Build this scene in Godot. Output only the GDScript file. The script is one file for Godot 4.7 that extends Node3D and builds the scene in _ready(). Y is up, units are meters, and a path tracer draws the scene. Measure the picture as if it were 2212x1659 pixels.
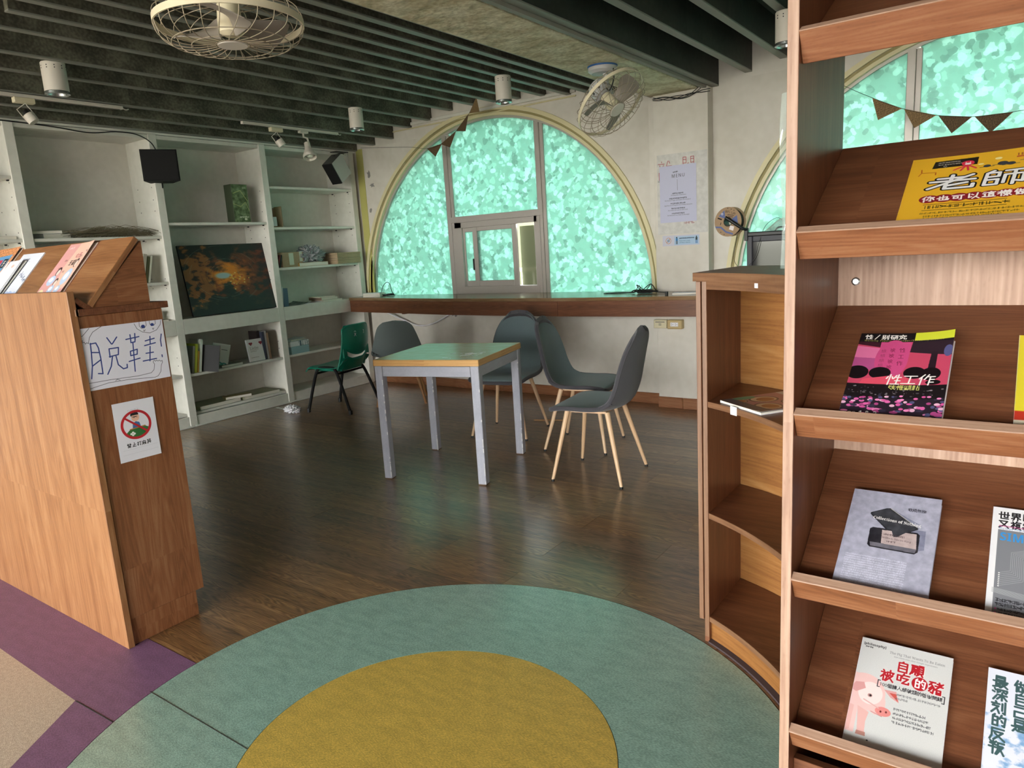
extends Node3D
# A library corner: white bookcase, arched frosted windows, beamed vaults, display racks in front.
const GLYPHS := {
"禁": "1363 4047 4316 4366 93e3 b0b7 b396 b3e6 49b9 2bdb 8b8f 5d3f adcf", "止": "808e 87d7 474e 1eee",
"打": "1474 414d4e2c 1a69 82f2 c2ceac", "麻": "7082 23e3 232a0f 4888 656f 684c 688b a8e8 c5cf c8ac c8ed",
"將": "505f 2155 2757 2b5b 2b1f a084 a1e1c577 79f9 d6deb d 9aac", "老": "33b3 7076 16e6 d11d c96b 696eeeeb",
"師": "4022 222e 226266 2666 29696e 2e6e 81f1 b1bf 858d 85e5edcc", "你": "5016 343f a072 83f3e5 b3bd9c 866a d5fa",
"也": "18d4dbba 808b 434dedfa", "可": "13f3 363b 36868b 3b8b c3ceae", "以": "313c6a 6385 d0c87f baff",
"這": "2141 1545384b1d 1d5efe a0b1 62f2 84d4 86d6 888c 88d8dc 8cdc", "樣": "0474 404f 4509 4578 8092 d0b2 72f2 84e4 76f6 b2b7 a8bfae 7aaa7f e8ca cafe",
"做": "4017 353f 5494 7178 585e 58989e 5e9e c0a5 b4f4 e49f b6ff", "性": "404f 2316 6376 a186 a4f4 a9f9 7efe c0ce",
"/": "c04f", "別": "2126 217176 2676 19897f5e 474b1f b2bb e0efce", "研": "1272 4219 383e 38787e 3e7e 92f2 88f8 b2b99f e2ef",
"究": "7082 1513e3e5 6437 94c7 3ababefefc 776c1f", "工": "22e2 828d 1ded", "作": "5016 343f 9067 83f3 b3bf b7f7 bbfb",
"自": "8062 323f 32d2df 36d6 3ada 3fdf", "願": "1181 212a0f 5143 4348 438388 4686 4888 686e 4a2d 8a9d a0f0 c0b2 a2ab a2f2fb a5f5 a8f8 abfb bc8f dcff",
"被": "3142 14641b 464f 5679 838a6f 83f3e5 b0b7 87e77f 98ff", "吃": "232a 23636a 2a6a 9074 82f2 86e68dfdfb", "的": "4022 232e 23737e 2878 2e7e b095 a3f3eecd b7c9",
"豬": "1171 4115 34685f3e 461a 571d 92e2 b0b5 75f5 f17a 9a9f 9adadf 9ddd 9fdf", "個": "4017 343f 616f 61f1ff 6fff 85d5 a3a8 898d 89c9cd 8dcd",
"讓": "3041 1363 2555 2757 292f 29595f 2f5f b0b2 72f2 8488 84a4a8 88a8 c4c8 c4e4e8 c8e8 7afa 9a9f cadf 8cec", "人": "80861f 86ff",
"想": "1464 4049 4418 4578 9099 90e0e9 93e3 96e6 99e9 1b0e 4a4eaeac 7a8c dafd", "破": "1161 4118 373d 37676d 3d6d 838b6f 83f3e5 b0b7 87e77f 98ff",
"頭": "1171 2327 236367 2767 2a3c 6a5c 0e7d 90f0 c0b2 a2ab a2f2fb a5f5 a8f8 abfb bc8f dcff", "哲": "1363 303a 1a38 1766 d082 828a 85e5 c5cb 4c4f 4ccccf 4fcf",
"學": "1917e7e9 2126 e1e6 6395 9365 5aba8c 8c8f6e 1ded", "問": "111f 116166 1363 1666 e1ef e191 9196 93e3 96e6 585c 58a8ac 5cac",
"題": "1116 115156 1353 1656 0868 383d 3a6a 2a0f 1cfe 81f1 b1a3 939a 93e3ea 95e5 98d8 9aea", "世": "06f6 313e 3eee 818b d1db 8bdb",
"界": "2127 21d1d7 24d4 8187 27d7 781c 88ec 5a5c3f aaaf", "既": "111d 116167 1464 1767 1d5b 6a7d 81e1 9195 95f5 c58f b8bdfdfb", "又": "12d28a1f 34ff",
"複": "3142 14641b 464f 5779 9074 82f2 959a 95d5da 97d7 9ada ac7f 9bdb7f 9cff", "雜": "4042 1363 3415 4477 0a7a 464f 4a1d 4a7c a077 949f c0d2 93f3 97f7 9bfb 9fff c3cf",
"最": "3035 30c0c5 32c2 35c5 07f7 373e 777f 3a7a 3c7c 0f9d 99e98f 9aff", "深": "2032 0425 1f4a 5351f1f3 8355 b3e5 58f8 a5af a85e a8fe",
"刻": "4052 0383 421676 760f 6a8f b2bb e0efce", "己": "21d1d7 27d7 272eeeeb", "是": "3037 30c0c7 33c3 37c7 09f9 797e 7bcb 4b1f 3c6efe",
"反": "21e1 212a0f 45d54f 57ff", "叛": "1032 7052 1374 0777 404f 91f1 919a7f a5e58f a6ff", "離": "4041 0272 2456 5426 2327 2767 6367 1f19797f 4749 472c 2c6c b087 a4af c0d2 a4f4 a7f7 abfb aeff",
"開": "111f 115156 1353 1656 f1ff f1b1 b1b6 b3f3 b6f6 6886 7a8a 989c", "收": "424c 121a4c 606f b095 94f4 e49f a6ff", "藏": "05f5 3036 a0a6 1868 181f 2b6b 808f 9c7f e8bd d0dfff",
"無": "4016 13e3 18f8 3438 6468 9498 c4c8 1b0e 4b5e 8b9e cbfe", "物": "3016 1565 303f 1a68 9076 84f4edcb b57c d58f", "妓": "20187d 6018 1565 83f3 b0b7 87e77f 98ff",
"權": "0474 404f 4509 4578 7292 80f0 7286 d286 889f 95f5 97f7 9bfb 9fff c5cf", "觀": "0282 1416 5456 1878 1a7a 1c7c 1e7e 393f a0aa a0e0ea a3e3 a6e6 aaea ba8f dadfff",
"點": "1116 115156 3136 0858 303a 0b5b 0d0f 2d2f 4d4f a0a8 a4f4 989f 98e8ef 9fef", "公": "601698 a0ef 7a1f1fcf", "心": "2518 444dcdc9 7395 d5f9",
}
class Cv:
	var im: Image
	var w: int
	var h: int
	static var fonts := {}
	func _init(W: int, H: int, c: Color) -> void:
		im = Image.create(W, H, false, Image.FORMAT_RGB8)
		w = W
		h = H
		im.fill(c)
	func dot(x: int, y: int, c: Color, a: float) -> void:
		if x >= 0 and y >= 0 and x < w and y < h and a > 0.0:
			im.set_pixel(x, y, im.get_pixel(x, y).lerp(c, minf(a, 1.0)))
	func line(p: Vector2, q: Vector2, wd: float, c: Color, a := 1.0) -> void:
		var r := wd * 0.5
		var d := q - p
		var l2 := maxf(d.length_squared(), 1e-6)
		for y in range(maxi(0, int(minf(p.y, q.y) - r - 1)), mini(h, int(maxf(p.y, q.y) + r + 2))):
			for x in range(maxi(0, int(minf(p.x, q.x) - r - 1)), mini(w, int(maxf(p.x, q.x) + r + 2))):
				var v := Vector2(x + 0.5, y + 0.5)
				var t := clampf((v - p).dot(d) / l2, 0, 1)
				var k := r + 0.5 - v.distance_to(p + d * t)
				if k > 0:
					dot(x, y, c, minf(k, 1.0) * a)
	func path(pts: PackedVector2Array, wd: float, c: Color, a := 1.0) -> void:
		for i in pts.size() - 1:
			line(pts[i], pts[i + 1], wd, c, a)
	func strokes(s: String, sc: Vector2, wd: float, c: Color, off := Vector2.ZERO) -> void:
		for st in s.split("/"):
			var pts := PackedVector2Array()
			for p in st.split(" "):
				var n := p.split(",")
				pts.append(Vector2(float(n[0]), float(n[1])) * sc + off)
			path(pts, wd, c)
	func poly(pts: PackedVector2Array, c: Color, a := 1.0) -> void:
		var lo := pts[0]
		var hi := pts[0]
		for p in pts:
			lo = lo.min(p)
			hi = hi.max(p)
		for y in range(maxi(0, int(lo.y)), mini(h, int(hi.y) + 1)):
			for x in range(maxi(0, int(lo.x)), mini(w, int(hi.x) + 1)):
				if Geometry2D.is_point_in_polygon(Vector2(x + 0.5, y + 0.5), pts):
					dot(x, y, c, a)
	func rect(x: float, y: float, ww: float, hh: float, c: Color) -> void:
		im.fill_rect(Rect2i(int(x), int(y), int(ww), int(hh)), c)
	func ell(cx: float, cy: float, rx: float, ry: float, c: Color, a := 1.0, inner := 0.0) -> void:
		for y in range(int(cy - ry - 1), int(cy + ry + 2)):
			for x in range(int(cx - rx - 1), int(cx + rx + 2)):
				var k := Vector2((x + 0.5 - cx) / rx, (y + 0.5 - cy) / ry).length()
				if k < 1.0 and k >= inner:
					dot(x, y, c, a * minf(1.0, (1.0 - k) * minf(rx, ry)))
	func glyph(ch: String, x: float, y: float, sx: float, sy: float, wd: float, c: Color, slant := 0.0) -> void:
		for st in String(GLYPHS.get(ch, "22d2 727e 28e8 2ede 3238")).split(" "):
			var pts := PackedVector2Array()
			for i in range(0, st.length() - 1, 2):
				var px := float(st.substr(i, 1).hex_to_int()) / 15.0
				var py := float(st.substr(i + 1, 1).hex_to_int()) / 15.0
				pts.append(Vector2(x + px * sx + (1.0 - py) * slant * sy, y + py * sy))
			path(pts, wd, c)
	func cjk(t: String, x: float, y: float, s: float, wd: float, c: Color, dx := 0.0, slant := 0.0, sy := 0.0) -> void:
		for ch in t:
			glyph(ch, x, y, s, sy if sy > 0 else s, wd, c, slant)
			x += s * 1.12 if dx == 0.0 else dx
	func small(n: int, x: float, y: float, s: float, wd: float, c: Color, seed_: int, dy := 0.0) -> void:  # lines of tiny characters, too small to read
		var r := RandomNumberGenerator.new()
		r.seed = seed_
		for i in n:
			var o := Vector2(x + i * s * 1.15, y + dy * i)
			for k in 4:
				if r.randf() < 0.55:
					line(o + Vector2(0, r.randf() * s), o + Vector2(s, r.randf() * s), wd, c)
				else:
					var u := r.randf() * s
					line(o + Vector2(u, 0), o + Vector2(u, s), wd, c)
	func text(t: String, x: float, y: float, size: int, c: Color, font := "Droid Sans", dy := 0.0, gap := 0.0, xs := 1.0) -> float:
		var ts := TextServerManager.get_primary_interface()
		if not fonts.has(font):
			var f := SystemFont.new()
			f.font_names = PackedStringArray([font.trim_suffix(" Bold")])
			if font.ends_with("Bold"):
				f.font_weight = 700
			fonts[font] = f
		var rid: RID = fonts[font].get_rids()[0]
		var sz := Vector2i(size, 0)
		for i in t.length():
			var gi := ts.font_get_glyph_index(rid, size, t.unicode_at(i), 0)
			ts.font_render_glyph(rid, sz, gi)
			var ti := ts.font_get_glyph_texture_idx(rid, sz, gi)
			if ti >= 0:
				var a := ts.font_get_texture_image(rid, sz, ti)
				var r := Rect2i(ts.font_get_glyph_uv_rect(rid, sz, gi))
				var o := ts.font_get_glyph_offset(rid, sz, gi)
				for yy in r.size.y:
					for xx in r.size.x:
						dot(int(x + (o.x + xx) * xs), int(y + o.y + yy), c, a.get_pixel(r.position.x + xx, r.position.y + yy).a)
			var adv := (ts.font_get_glyph_advance(rid, size, gi).x + gap) * xs
			x += adv
			y += dy * adv
		return x
	func noise(seed_: int, amount: float, freq := 0.2) -> void:
		var n := FastNoiseLite.new()
		n.seed = seed_
		n.frequency = freq
		var d := n.get_image(w, h).get_data()
		var b := im.get_data()
		for i in w * h:
			var k := (d[i] - 128.0) * amount
			for j in 3:
				b[i * 3 + j] = clampi(int(b[i * 3 + j] + k), 0, 255)
		im = Image.create_from_data(w, h, false, Image.FORMAT_RGB8, b)

var M := {}
var used := {}
var rng := RandomNumberGenerator.new()
const ZB := -5.53      # inner face of the window wall
const BX := -5.86      # front of the white bookcase

# ---------- shapes ----------
func sb() -> SurfaceTool:
	var s := SurfaceTool.new()
	s.begin(Mesh.PRIMITIVE_TRIANGLES)
	return s

func vtx(s: SurfaceTool, p: Vector3, n: Vector3, u: Vector2) -> void:
	s.set_normal(n)
	s.set_uv(u)
	s.add_vertex(p)

func tri(s: SurfaceTool, a: Vector3, b: Vector3, c: Vector3, na: Vector3, nb: Vector3, nc: Vector3, ua := Vector2.ZERO, ub := Vector2.ZERO, uc := Vector2.ZERO) -> void:
	vtx(s, a, na, ua)
	if (b - a).cross(c - a).dot(na + nb + nc) > 0.0:
		vtx(s, c, nc, uc)
		vtx(s, b, nb, ub)
	else:
		vtx(s, b, nb, ub)
		vtx(s, c, nc, uc)

func quad(s: SurfaceTool, a: Vector3, b: Vector3, c: Vector3, d: Vector3, n: Vector3, ua := Vector2(0, 1), ub := Vector2(1, 1), uc := Vector2(1, 0), ud := Vector2(0, 0)) -> void:
	tri(s, a, b, c, n, n, n, ua, ub, uc)
	tri(s, a, c, d, n, n, n, ua, uc, ud)

func at(p: Vector3) -> Transform3D:
	return Transform3D(Basis.IDENTITY, p)

# chamfered box; grain: the axis along which the texture's u runs, texture units per metre us
func cbox(s: SurfaceTool, size: Vector3, xf := Transform3D.IDENTITY, ch := 0.0015, grain := 0, us := Vector2(1, 2), off := Vector2.ZERO) -> void:
	var hs := size * 0.5
	ch = minf(ch, minf(hs.x, minf(hs.y, hs.z)) * 0.8)
	var uvf := func(p: Vector3, k: int) -> Vector2:
		var i := (k + 1) % 3
		var j := (k + 2) % 3
		if j == grain:
			var t := i
			i = j
			j = t
		elif i != grain and k != grain:
			pass
		return Vector2(p[i] * us.x, p[j] * us.y) + off
	for k in 3:
		var i := (k + 1) % 3
		var j := (k + 2) % 3
		for sg in [-1.0, 1.0]:
			var n := Vector3.ZERO
			n[k] = sg
			var q: Array[Vector3] = []
			for e in [[-1, -1], [1, -1], [1, 1], [-1, 1]]:
				var p := Vector3.ZERO
				p[k] = sg * hs[k]
				p[i] = e[0] * (hs[i] - ch)
				p[j] = e[1] * (hs[j] - ch)
				q.append(p)
			var wn := (xf.basis * n).normalized()
			quad(s, xf * q[0], xf * q[1], xf * q[2], xf * q[3], wn, uvf.call(q[0], k), uvf.call(q[1], k), uvf.call(q[2], k), uvf.call(q[3], k))
		if ch > 0.0:
			for si in [-1.0, 1.0]:
				for sj in [-1.0, 1.0]:
					var q: Array[Vector3] = []
					for e in [[-1, 0], [1, 0], [1, 1], [-1, 1]]:
						var p := Vector3.ZERO
						p[k] = e[0] * (hs[k] - ch)
						p[i] = si * (hs[i] - (ch if e[1] == 1 else 0.0))
						p[j] = sj * (hs[j] - (ch if e[1] == 0 else 0.0))
						q.append(p)
					var n := Vector3.ZERO
					n[i] = si
					n[j] = sj
					quad(s, xf * q[0], xf * q[1], xf * q[2], xf * q[3], (xf.basis * n).normalized(), uvf.call(q[0], i), uvf.call(q[1], i), uvf.call(q[2], i), uvf.call(q[3], i))
	if ch > 0.0:
		for sx in [-1.0, 1.0]:
			for sy in [-1.0, 1.0]:
				for sz in [-1.0, 1.0]:
					var g := Vector3(sx, sy, sz)
					var n := (xf.basis * g).normalized()
					var a := g * (hs - Vector3(0, ch, ch))
					var b := g * (hs - Vector3(ch, 0, ch))
					var c := g * (hs - Vector3(ch, ch, 0))
					tri(s, xf * a, xf * b, xf * c, n, n, n, uvf.call(a, 0), uvf.call(b, 0), uvf.call(c, 0))

# box between two corners
func bx(s: SurfaceTool, a: Vector3, b: Vector3, ch := 0.0015, grain := 0, off := Vector2.ZERO, us := Vector2(1, 2)) -> void:
	cbox(s, (b - a).abs(), at((a + b) * 0.5), ch, grain, us, off)

# polygon in xy, extruded from z0 to z1
func extr(s: SurfaceTool, poly: PackedVector2Array, z0: float, z1: float, xf := Transform3D.IDENTITY, us := Vector2(1, 1), off := Vector2.ZERO, sides := true) -> void:
	var idx := Geometry2D.triangulate_polygon(poly)
	var nf := (xf.basis * Vector3(0, 0, 1)).normalized()
	for t in range(0, idx.size(), 3):
		var a := poly[idx[t]]
		var b := poly[idx[t + 1]]
		var c := poly[idx[t + 2]]
		for zz in [[z1, nf], [z0, -nf]]:
			var z: float = zz[0]
			var n: Vector3 = zz[1]
			tri(s, xf * Vector3(a.x, a.y, z), xf * Vector3(b.x, b.y, z), xf * Vector3(c.x, c.y, z), n, n, n, a * us + off, b * us + off, c * us + off)
	if not sides:
		return
	var cw := Geometry2D.is_polygon_clockwise(poly)
	var run := 0.0
	for i in poly.size():
		var a := poly[i]
		var b := poly[(i + 1) % poly.size()]
		var d := b - a
		if d.length() < 1e-6:
			continue
		var n2 := Vector2(d.y, -d.x).normalized() * (1.0 if not cw else -1.0)
		var n := (xf.basis * Vector3(n2.x, n2.y, 0)).normalized()
		var e := run + d.length()
		quad(s, xf * Vector3(a.x, a.y, z0), xf * Vector3(b.x, b.y, z0), xf * Vector3(b.x, b.y, z1), xf * Vector3(a.x, a.y, z1), n, Vector2(run, z0) * us, Vector2(e, z0) * us, Vector2(e, z1) * us, Vector2(run, z1) * us)
		run = e

# polygon given as (x, z), extruded upwards from y0 to y1
func slab(s: SurfaceTool, poly: PackedVector2Array, y0: float, y1: float, us := Vector2(1, 1), off := Vector2.ZERO) -> void:
	var b := Basis(Vector3(1, 0, 0), Vector3(0, 0, 1), Vector3(0, 1, 0))
	extr(s, poly, y0, y1, Transform3D(b, Vector3.ZERO), us, off)

func tube(s: SurfaceTool, pts: Array, r: Variant, n := 8, closed := false, caps := true) -> void:
	var m := pts.size()
	var rings := []
	var up := Vector3.ZERO
	var dist := 0.0
	for i in m:
		var a: Vector3 = pts[(i - 1 + m) % m] if closed or i > 0 else pts[0]
		var b: Vector3 = pts[(i + 1) % m] if closed or i < m - 1 else pts[m - 1]
		var t := (b - a).normalized()
		if up == Vector3.ZERO:
			up = t.cross(Vector3.UP if absf(t.y) < 0.9 else Vector3.RIGHT).normalized()
		up = (up - t * up.dot(t)).normalized()
		var sd := t.cross(up)
		var rr: float = r[i] if r is Array else r
		if i > 0:
			dist += (pts[i] as Vector3).distance_to(pts[i - 1])
		var ring := []
		for k in n:
			var an := TAU * k / n
			var d := up * cos(an) + sd * sin(an)
			ring.append([pts[i] + d * rr, d, Vector2(dist, float(k) / n)])
		rings.append([ring, t])
	for i in (m if closed else m - 1):
		var A: Array = rings[i][0]
		var B: Array = rings[(i + 1) % m][0]
		for k in n:
			var l := (k + 1) % n
			tri(s, A[k][0], B[k][0], B[l][0], A[k][1], B[k][1], B[l][1], A[k][2], B[k][2], B[l][2])
			tri(s, A[k][0], B[l][0], A[l][0], A[k][1], B[l][1], A[l][1], A[k][2], B[l][2], A[l][2])
	if caps and not closed:
		for e in [0, m - 1]:
			var nn: Vector3 = rings[e][1] * (-1.0 if e == 0 else 1.0)
			for k in n:
				tri(s, pts[e], rings[e][0][k][0], rings[e][0][(k + 1) % n][0], nn, nn, nn)

func lathe(s: SurfaceTool, prof: Array, n := 24, xf := Transform3D.IDENTITY) -> void:
	for i in prof.size() - 1:
		var a: Vector2 = prof[i]
		var b: Vector2 = prof[i + 1]
		var d := b - a
		var n2 := Vector2(d.y, -d.x).normalized()
		for k in n:
			var q: Array[Vector3] = []
			var nn: Array[Vector3] = []
			for e in [[a, k], [b, k], [b, k + 1], [a, k + 1]]:
				var an: float = TAU * e[1] / n
				q.append(xf * Vector3(e[0].x * cos(an), e[0].y, e[0].x * sin(an)))
				nn.append((xf.basis * Vector3(n2.x * cos(an), n2.y, n2.x * sin(an))).normalized())
			var u := Vector2(float(k) / n, a.y)
			tri(s, q[0], q[1], q[2], nn[0], nn[1], nn[2], u, Vector2(u.x, b.y), Vector2(u.x + 1.0 / n, b.y))
			if a.x > 1e-6:
				tri(s, q[0], q[2], q[3], nn[0], nn[2], nn[3], u, Vector2(u.x + 1.0 / n, b.y), Vector2(u.x + 1.0 / n, a.y))

# a sheet P(u, v), u and v from 0 to 1, with a thickness
func sheet(s: SurfaceTool, P: Callable, nu: int, nv: int, th: float, uvs := Vector2(1, 1), flip := 1.0, back_s: SurfaceTool = null) -> void:
	var g := []
	for j in nv + 1:
		var row := []
		for i in nu + 1:
			row.append(P.call(float(i) / nu, float(j) / nv))
		g.append(row)
	var nr := []
	for j in nv + 1:
		var row := []
		for i in nu + 1:
			var du: Vector3 = g[j][mini(i + 1, nu)] - g[j][maxi(i - 1, 0)]
			var dv: Vector3 = g[mini(j + 1, nv)][i] - g[maxi(j - 1, 0)][i]
			row.append(du.cross(dv).normalized() * flip)
		nr.append(row)
	var bs := back_s if back_s else s
	for j in nv:
		for i in nu:
			var c := [[j, i], [j, i + 1], [j + 1, i + 1], [j + 1, i]]
			var p := []
			var n := []
			var u := []
			for e in c:
				p.append(g[e[0]][e[1]])
				n.append(nr[e[0]][e[1]])
				u.append(Vector2(float(e[1]) / nu, float(e[0]) / nv) * uvs)
			for t in [[0, 1, 2], [0, 2, 3]]:
				tri(s, p[t[0]], p[t[1]], p[t[2]], n[t[0]], n[t[1]], n[t[2]], u[t[0]], u[t[1]], u[t[2]])
				if th > 0.0:
					tri(bs, p[t[0]] - n[t[0]] * th, p[t[1]] - n[t[1]] * th, p[t[2]] - n[t[2]] * th, -n[t[0]], -n[t[1]], -n[t[2]], u[t[0]], u[t[1]], u[t[2]])
	if th <= 0.0:
		return
	var rim := []
	for i in nu + 1: rim.append([0, i])
	for j in range(1, nv + 1): rim.append([j, nu])
	for i in range(nu - 1, -1, -1): rim.append([nv, i])
	for j in range(nv - 1, 0, -1): rim.append([j, 0])
	var mid: Vector3 = g[nv / 2][nu / 2]
	for k in rim.size():
		var e: Array = rim[k]
		var f: Array = rim[(k + 1) % rim.size()]
		var a: Vector3 = g[e[0]][e[1]]
		var b: Vector3 = g[f[0]][f[1]]
		var na: Vector3 = nr[e[0]][e[1]]
		var nb: Vector3 = nr[f[0]][f[1]]
		if a.distance_to(b) < 1e-5:
			continue
		var n := (b - a).cross(na).normalized()
		if n.dot(a - mid) < 0:
			n = -n
		quad(bs, a, b, b - nb * th, a - na * th, n)

func curve(pts: Array, n := 8) -> Array:
	var out := []
	for i in pts.size() - 1:
		var p0: Vector3 = pts[maxi(i - 1, 0)]
		var p1: Vector3 = pts[i]
		var p2: Vector3 = pts[i + 1]
		var p3: Vector3 = pts[mini(i + 2, pts.size() - 1)]
		for k in n:
			out.append(p1.cubic_interpolate(p2, p0, p3, float(k) / n))
	out.append(pts[pts.size() - 1])
	return out

# ---------- nodes ----------
func numbered(nm: String) -> String:
	if not used.has(nm):
		used[nm] = 0
		return nm
	used[nm] += 1
	return "%s_%03d" % [nm, used[nm]]

func tag(o: Node3D, label: String, category: String, group := "") -> Node3D:
	o.set_meta("label", label)
	o.set_meta("category", category)
	if group:
		o.set_meta("group", group)
	return o

func thing(nm: String, label: String, category: String, p := Vector3.ZERO, turn := 0.0, group := "") -> Node3D:
	var o := Node3D.new()
	o.name = numbered(nm)
	add_child(o)
	o.position = p
	o.rotation.y = turn
	return tag(o, label, category, group)

func struct(nm: String) -> Node3D:
	var o := Node3D.new()
	o.name = nm
	add_child(o)
	o.set_meta("kind", "structure")
	return o

func part(s: SurfaceTool, nm: String, m: Material, parent: Node) -> MeshInstance3D:
	var o := MeshInstance3D.new()
	o.mesh = s.commit()
	o.material_override = m
	o.name = nm if parent != self else numbered(nm)
	parent.add_child(o, true)
	return o

func solo(s: SurfaceTool, nm: String, m: Material, label: String, category: String, p := Vector3.ZERO, group := "") -> MeshInstance3D:
	var o := part(s, nm, m, self)
	o.position = p
	tag(o, label, category, group)
	return o

func stuff(o: MeshInstance3D) -> MeshInstance3D:
	o.set_meta("kind", "stuff")
	return o

# ---------- camera, sky, exposure ----------
func set_view() -> void:
	var cam := Camera3D.new()
	cam.name = "camera"
	cam.fov = rad_to_deg(2.0 * atan(829.5 / 1535.5))
	cam.near = 0.02
	cam.far = 100.0
	cam.transform = Transform3D(Basis(Vector3.UP, deg_to_rad(35.88)) * Basis(Vector3.RIGHT, deg_to_rad(-10.815)) * Basis(Vector3.BACK, deg_to_rad(-3.508)), Vector3(0, 1.38, 0))
	add_child(cam)
	cam.current = true
	var env := Environment.new()
	env.background_mode = Environment.BG_SKY
	var sky := Sky.new()
	var sm := ProceduralSkyMaterial.new()
	sm.sky_top_color = Color(0.93, 0.97, 1.0)
	sm.sky_horizon_color = Color(1.0, 0.99, 0.96)
	sm.sky_curve = 0.2
	sm.ground_horizon_color = Color(0.62, 0.62, 0.57)
	sm.ground_bottom_color = Color(0.5, 0.5, 0.46)
	sky.sky_material = sm
	env.sky = sky
	env.background_energy_multiplier = 26.0
	env.tonemap_mode = Environment.TONE_MAPPER_LINEAR
	env.tonemap_exposure = 1.0
	env.sdfgi_enabled = true
	env.ssao_enabled = true
	env.ssil_enabled = true
	var we := WorldEnvironment.new()
	we.name = "world"
	we.environment = env
	add_child(we)

# ---------- materials ----------
func mt(c: Color, r := 0.6, metal := 0.0) -> StandardMaterial3D:
	var m := StandardMaterial3D.new()
	m.albedo_color = c
	m.roughness = r
	m.metallic = metal
	return m

func tx(im: Image) -> ImageTexture:
	return ImageTexture.create_from_image(im)

func mx(im: Image, r := 0.5, tint := Color.WHITE, rep := true) -> StandardMaterial3D:
	var m := mt(tint, r)
	m.albedo_texture = tx(im)
	m.texture_repeat = rep
	return m

func nz(seed_: int, freq: float, w: int, h: int, W: int, H: int, oct := 3) -> PackedByteArray:
	var n := FastNoiseLite.new()
	n.seed = seed_
	n.noise_type = FastNoiseLite.TYPE_SIMPLEX_SMOOTH
	n.frequency = freq
	n.fractal_octaves = oct
	var im := n.get_image(w, h)
	if w != W or h != H:
		im.resize(W, H, Image.INTERPOLATE_CUBIC)
	return im.get_data()

# wood: long figure lines and fibres running along u
func wood(w: int, h: int, seed_: int, c0: Color, c1: Color, c2: Color, rings := 7.0, ra := 0.28, fib := 0.45, broad := 0.35) -> Image:
	var a := nz(seed_, 0.011, w / 10, h, w, h, 2)
	var f := nz(seed_ + 7, 0.22, maxi(4, w / 24), h, w, h, 2)
	var p := nz(seed_ + 9, 0.4, w / 5, h, w, h, 1)
	var b := nz(seed_ + 13, 0.03, maxi(4, w / 64), h / 2, w, h, 2)
	var o := PackedByteArray()
	o.resize(w * h * 3)
	var lut := []
	for i in 256:
		lut.append(0.5 + 0.5 * sin(i / 255.0 * TAU * rings))
	for i in w * h:
		var v: float = 0.5 + (lut[a[i]] - 0.5) * ra + (f[i] - 128) / 255.0 * fib + (b[i] - 128) / 255.0 * broad
		if p[i] > 178:
			v -= (p[i] - 178) / 255.0 * 0.6
		v = clampf(v, 0, 1)
		var c := c0.lerp(c1, v * 2.0) if v < 0.5 else c1.lerp(c2, v * 2.0 - 1.0)
		o[i * 3] = int(c.r * 255)
		o[i * 3 + 1] = int(c.g * 255)
		o[i * 3 + 2] = int(c.b * 255)
	return Image.create_from_data(w, h, false, Image.FORMAT_RGB8, o)

# two noises blended between colours
func mottle(w: int, h: int, seed_: int, c0: Color, c1: Color, f1: float, f2: float, mix := 0.4, con := 1.6, sx := 1) -> Image:
	var a := nz(seed_, f1, w / sx, h, w, h, 4)
	var b := nz(seed_ + 3, f2, w / sx, h, w, h, 2)
	var o := PackedByteArray()
	o.resize(w * h * 3)
	for i in w * h:
		var v := clampf(0.5 + ((a[i] - 128) / 255.0 * (1.0 - mix) + (b[i] - 128) / 255.0 * mix) * con, 0, 1)
		o[i * 3] = int(lerpf(c0.r, c1.r, v) * 255)
		o[i * 3 + 1] = int(lerpf(c0.g, c1.g, v) * 255)
		o[i * 3 + 2] = int(lerpf(c0.b, c1.b, v) * 255)
	return Image.create_from_data(w, h, false, Image.FORMAT_RGB8, o)

func tri_map(m: StandardMaterial3D, k: float) -> StandardMaterial3D:
	m.uv1_triplanar = true
	m.uv1_world_triplanar = true
	m.uv1_scale = Vector3(k, k, k)
	return m

func hex(s: String) -> Color:
	return Color.html(s)

func leaf_glass() -> Image:
	# small leaf shapes pressed into the pane, tiling
	var c := Cv.new(512, 512, Color(0.555, 0.695, 0.650))
	var r := RandomNumberGenerator.new()
	r.seed = 5
	var tones := [Color(0.635, 0.775, 0.735), Color(0.60, 0.745, 0.70), Color(0.50, 0.625, 0.585), Color(0.55, 0.685, 0.64), Color(0.67, 0.80, 0.765)]
	for i in 560:
		var p := Vector2(r.randf() * 512, r.randf() * 512)
		var an := r.randf() * TAU
		var s := r.randf_range(13, 22)
		var shp := PackedVector2Array()
		var kind := r.randi() % 3
		for k in 10:
			var t := TAU * k / 10.0
			var rad := s * (0.55 + 0.45 * absf(cos(t * 1.5))) if kind == 0 else s * (0.45 + 0.5 * absf(cos(t))) if kind == 1 else s * (0.6 + 0.3 * sin(t * 2.0))
			shp.append(Vector2(cos(t + an), sin(t + an)) * rad)
		var col: Color = tones[r.randi() % 5]
		for ox in [-512, 0, 512]:
			for oy in [-512, 0, 512]:
				var q: Vector2 = p + Vector2(ox, oy)
				if q.x > -20 and q.x < 532 and q.y > -20 and q.y < 532:
					var sh := PackedVector2Array()
					for v in shp:
						sh.append(v + q)
					c.poly(sh, col, 0.85)
	return c.im

func bumped(m: StandardMaterial3D, seed_: int, freq: float, cm: float, px := 256) -> StandardMaterial3D:
	var n := FastNoiseLite.new()
	n.seed = seed_
	n.frequency = freq
	m.heightmap_enabled = true
	m.heightmap_texture = tx(n.get_seamless_image(px, px))
	m.heightmap_scale = cm
	return m

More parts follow.
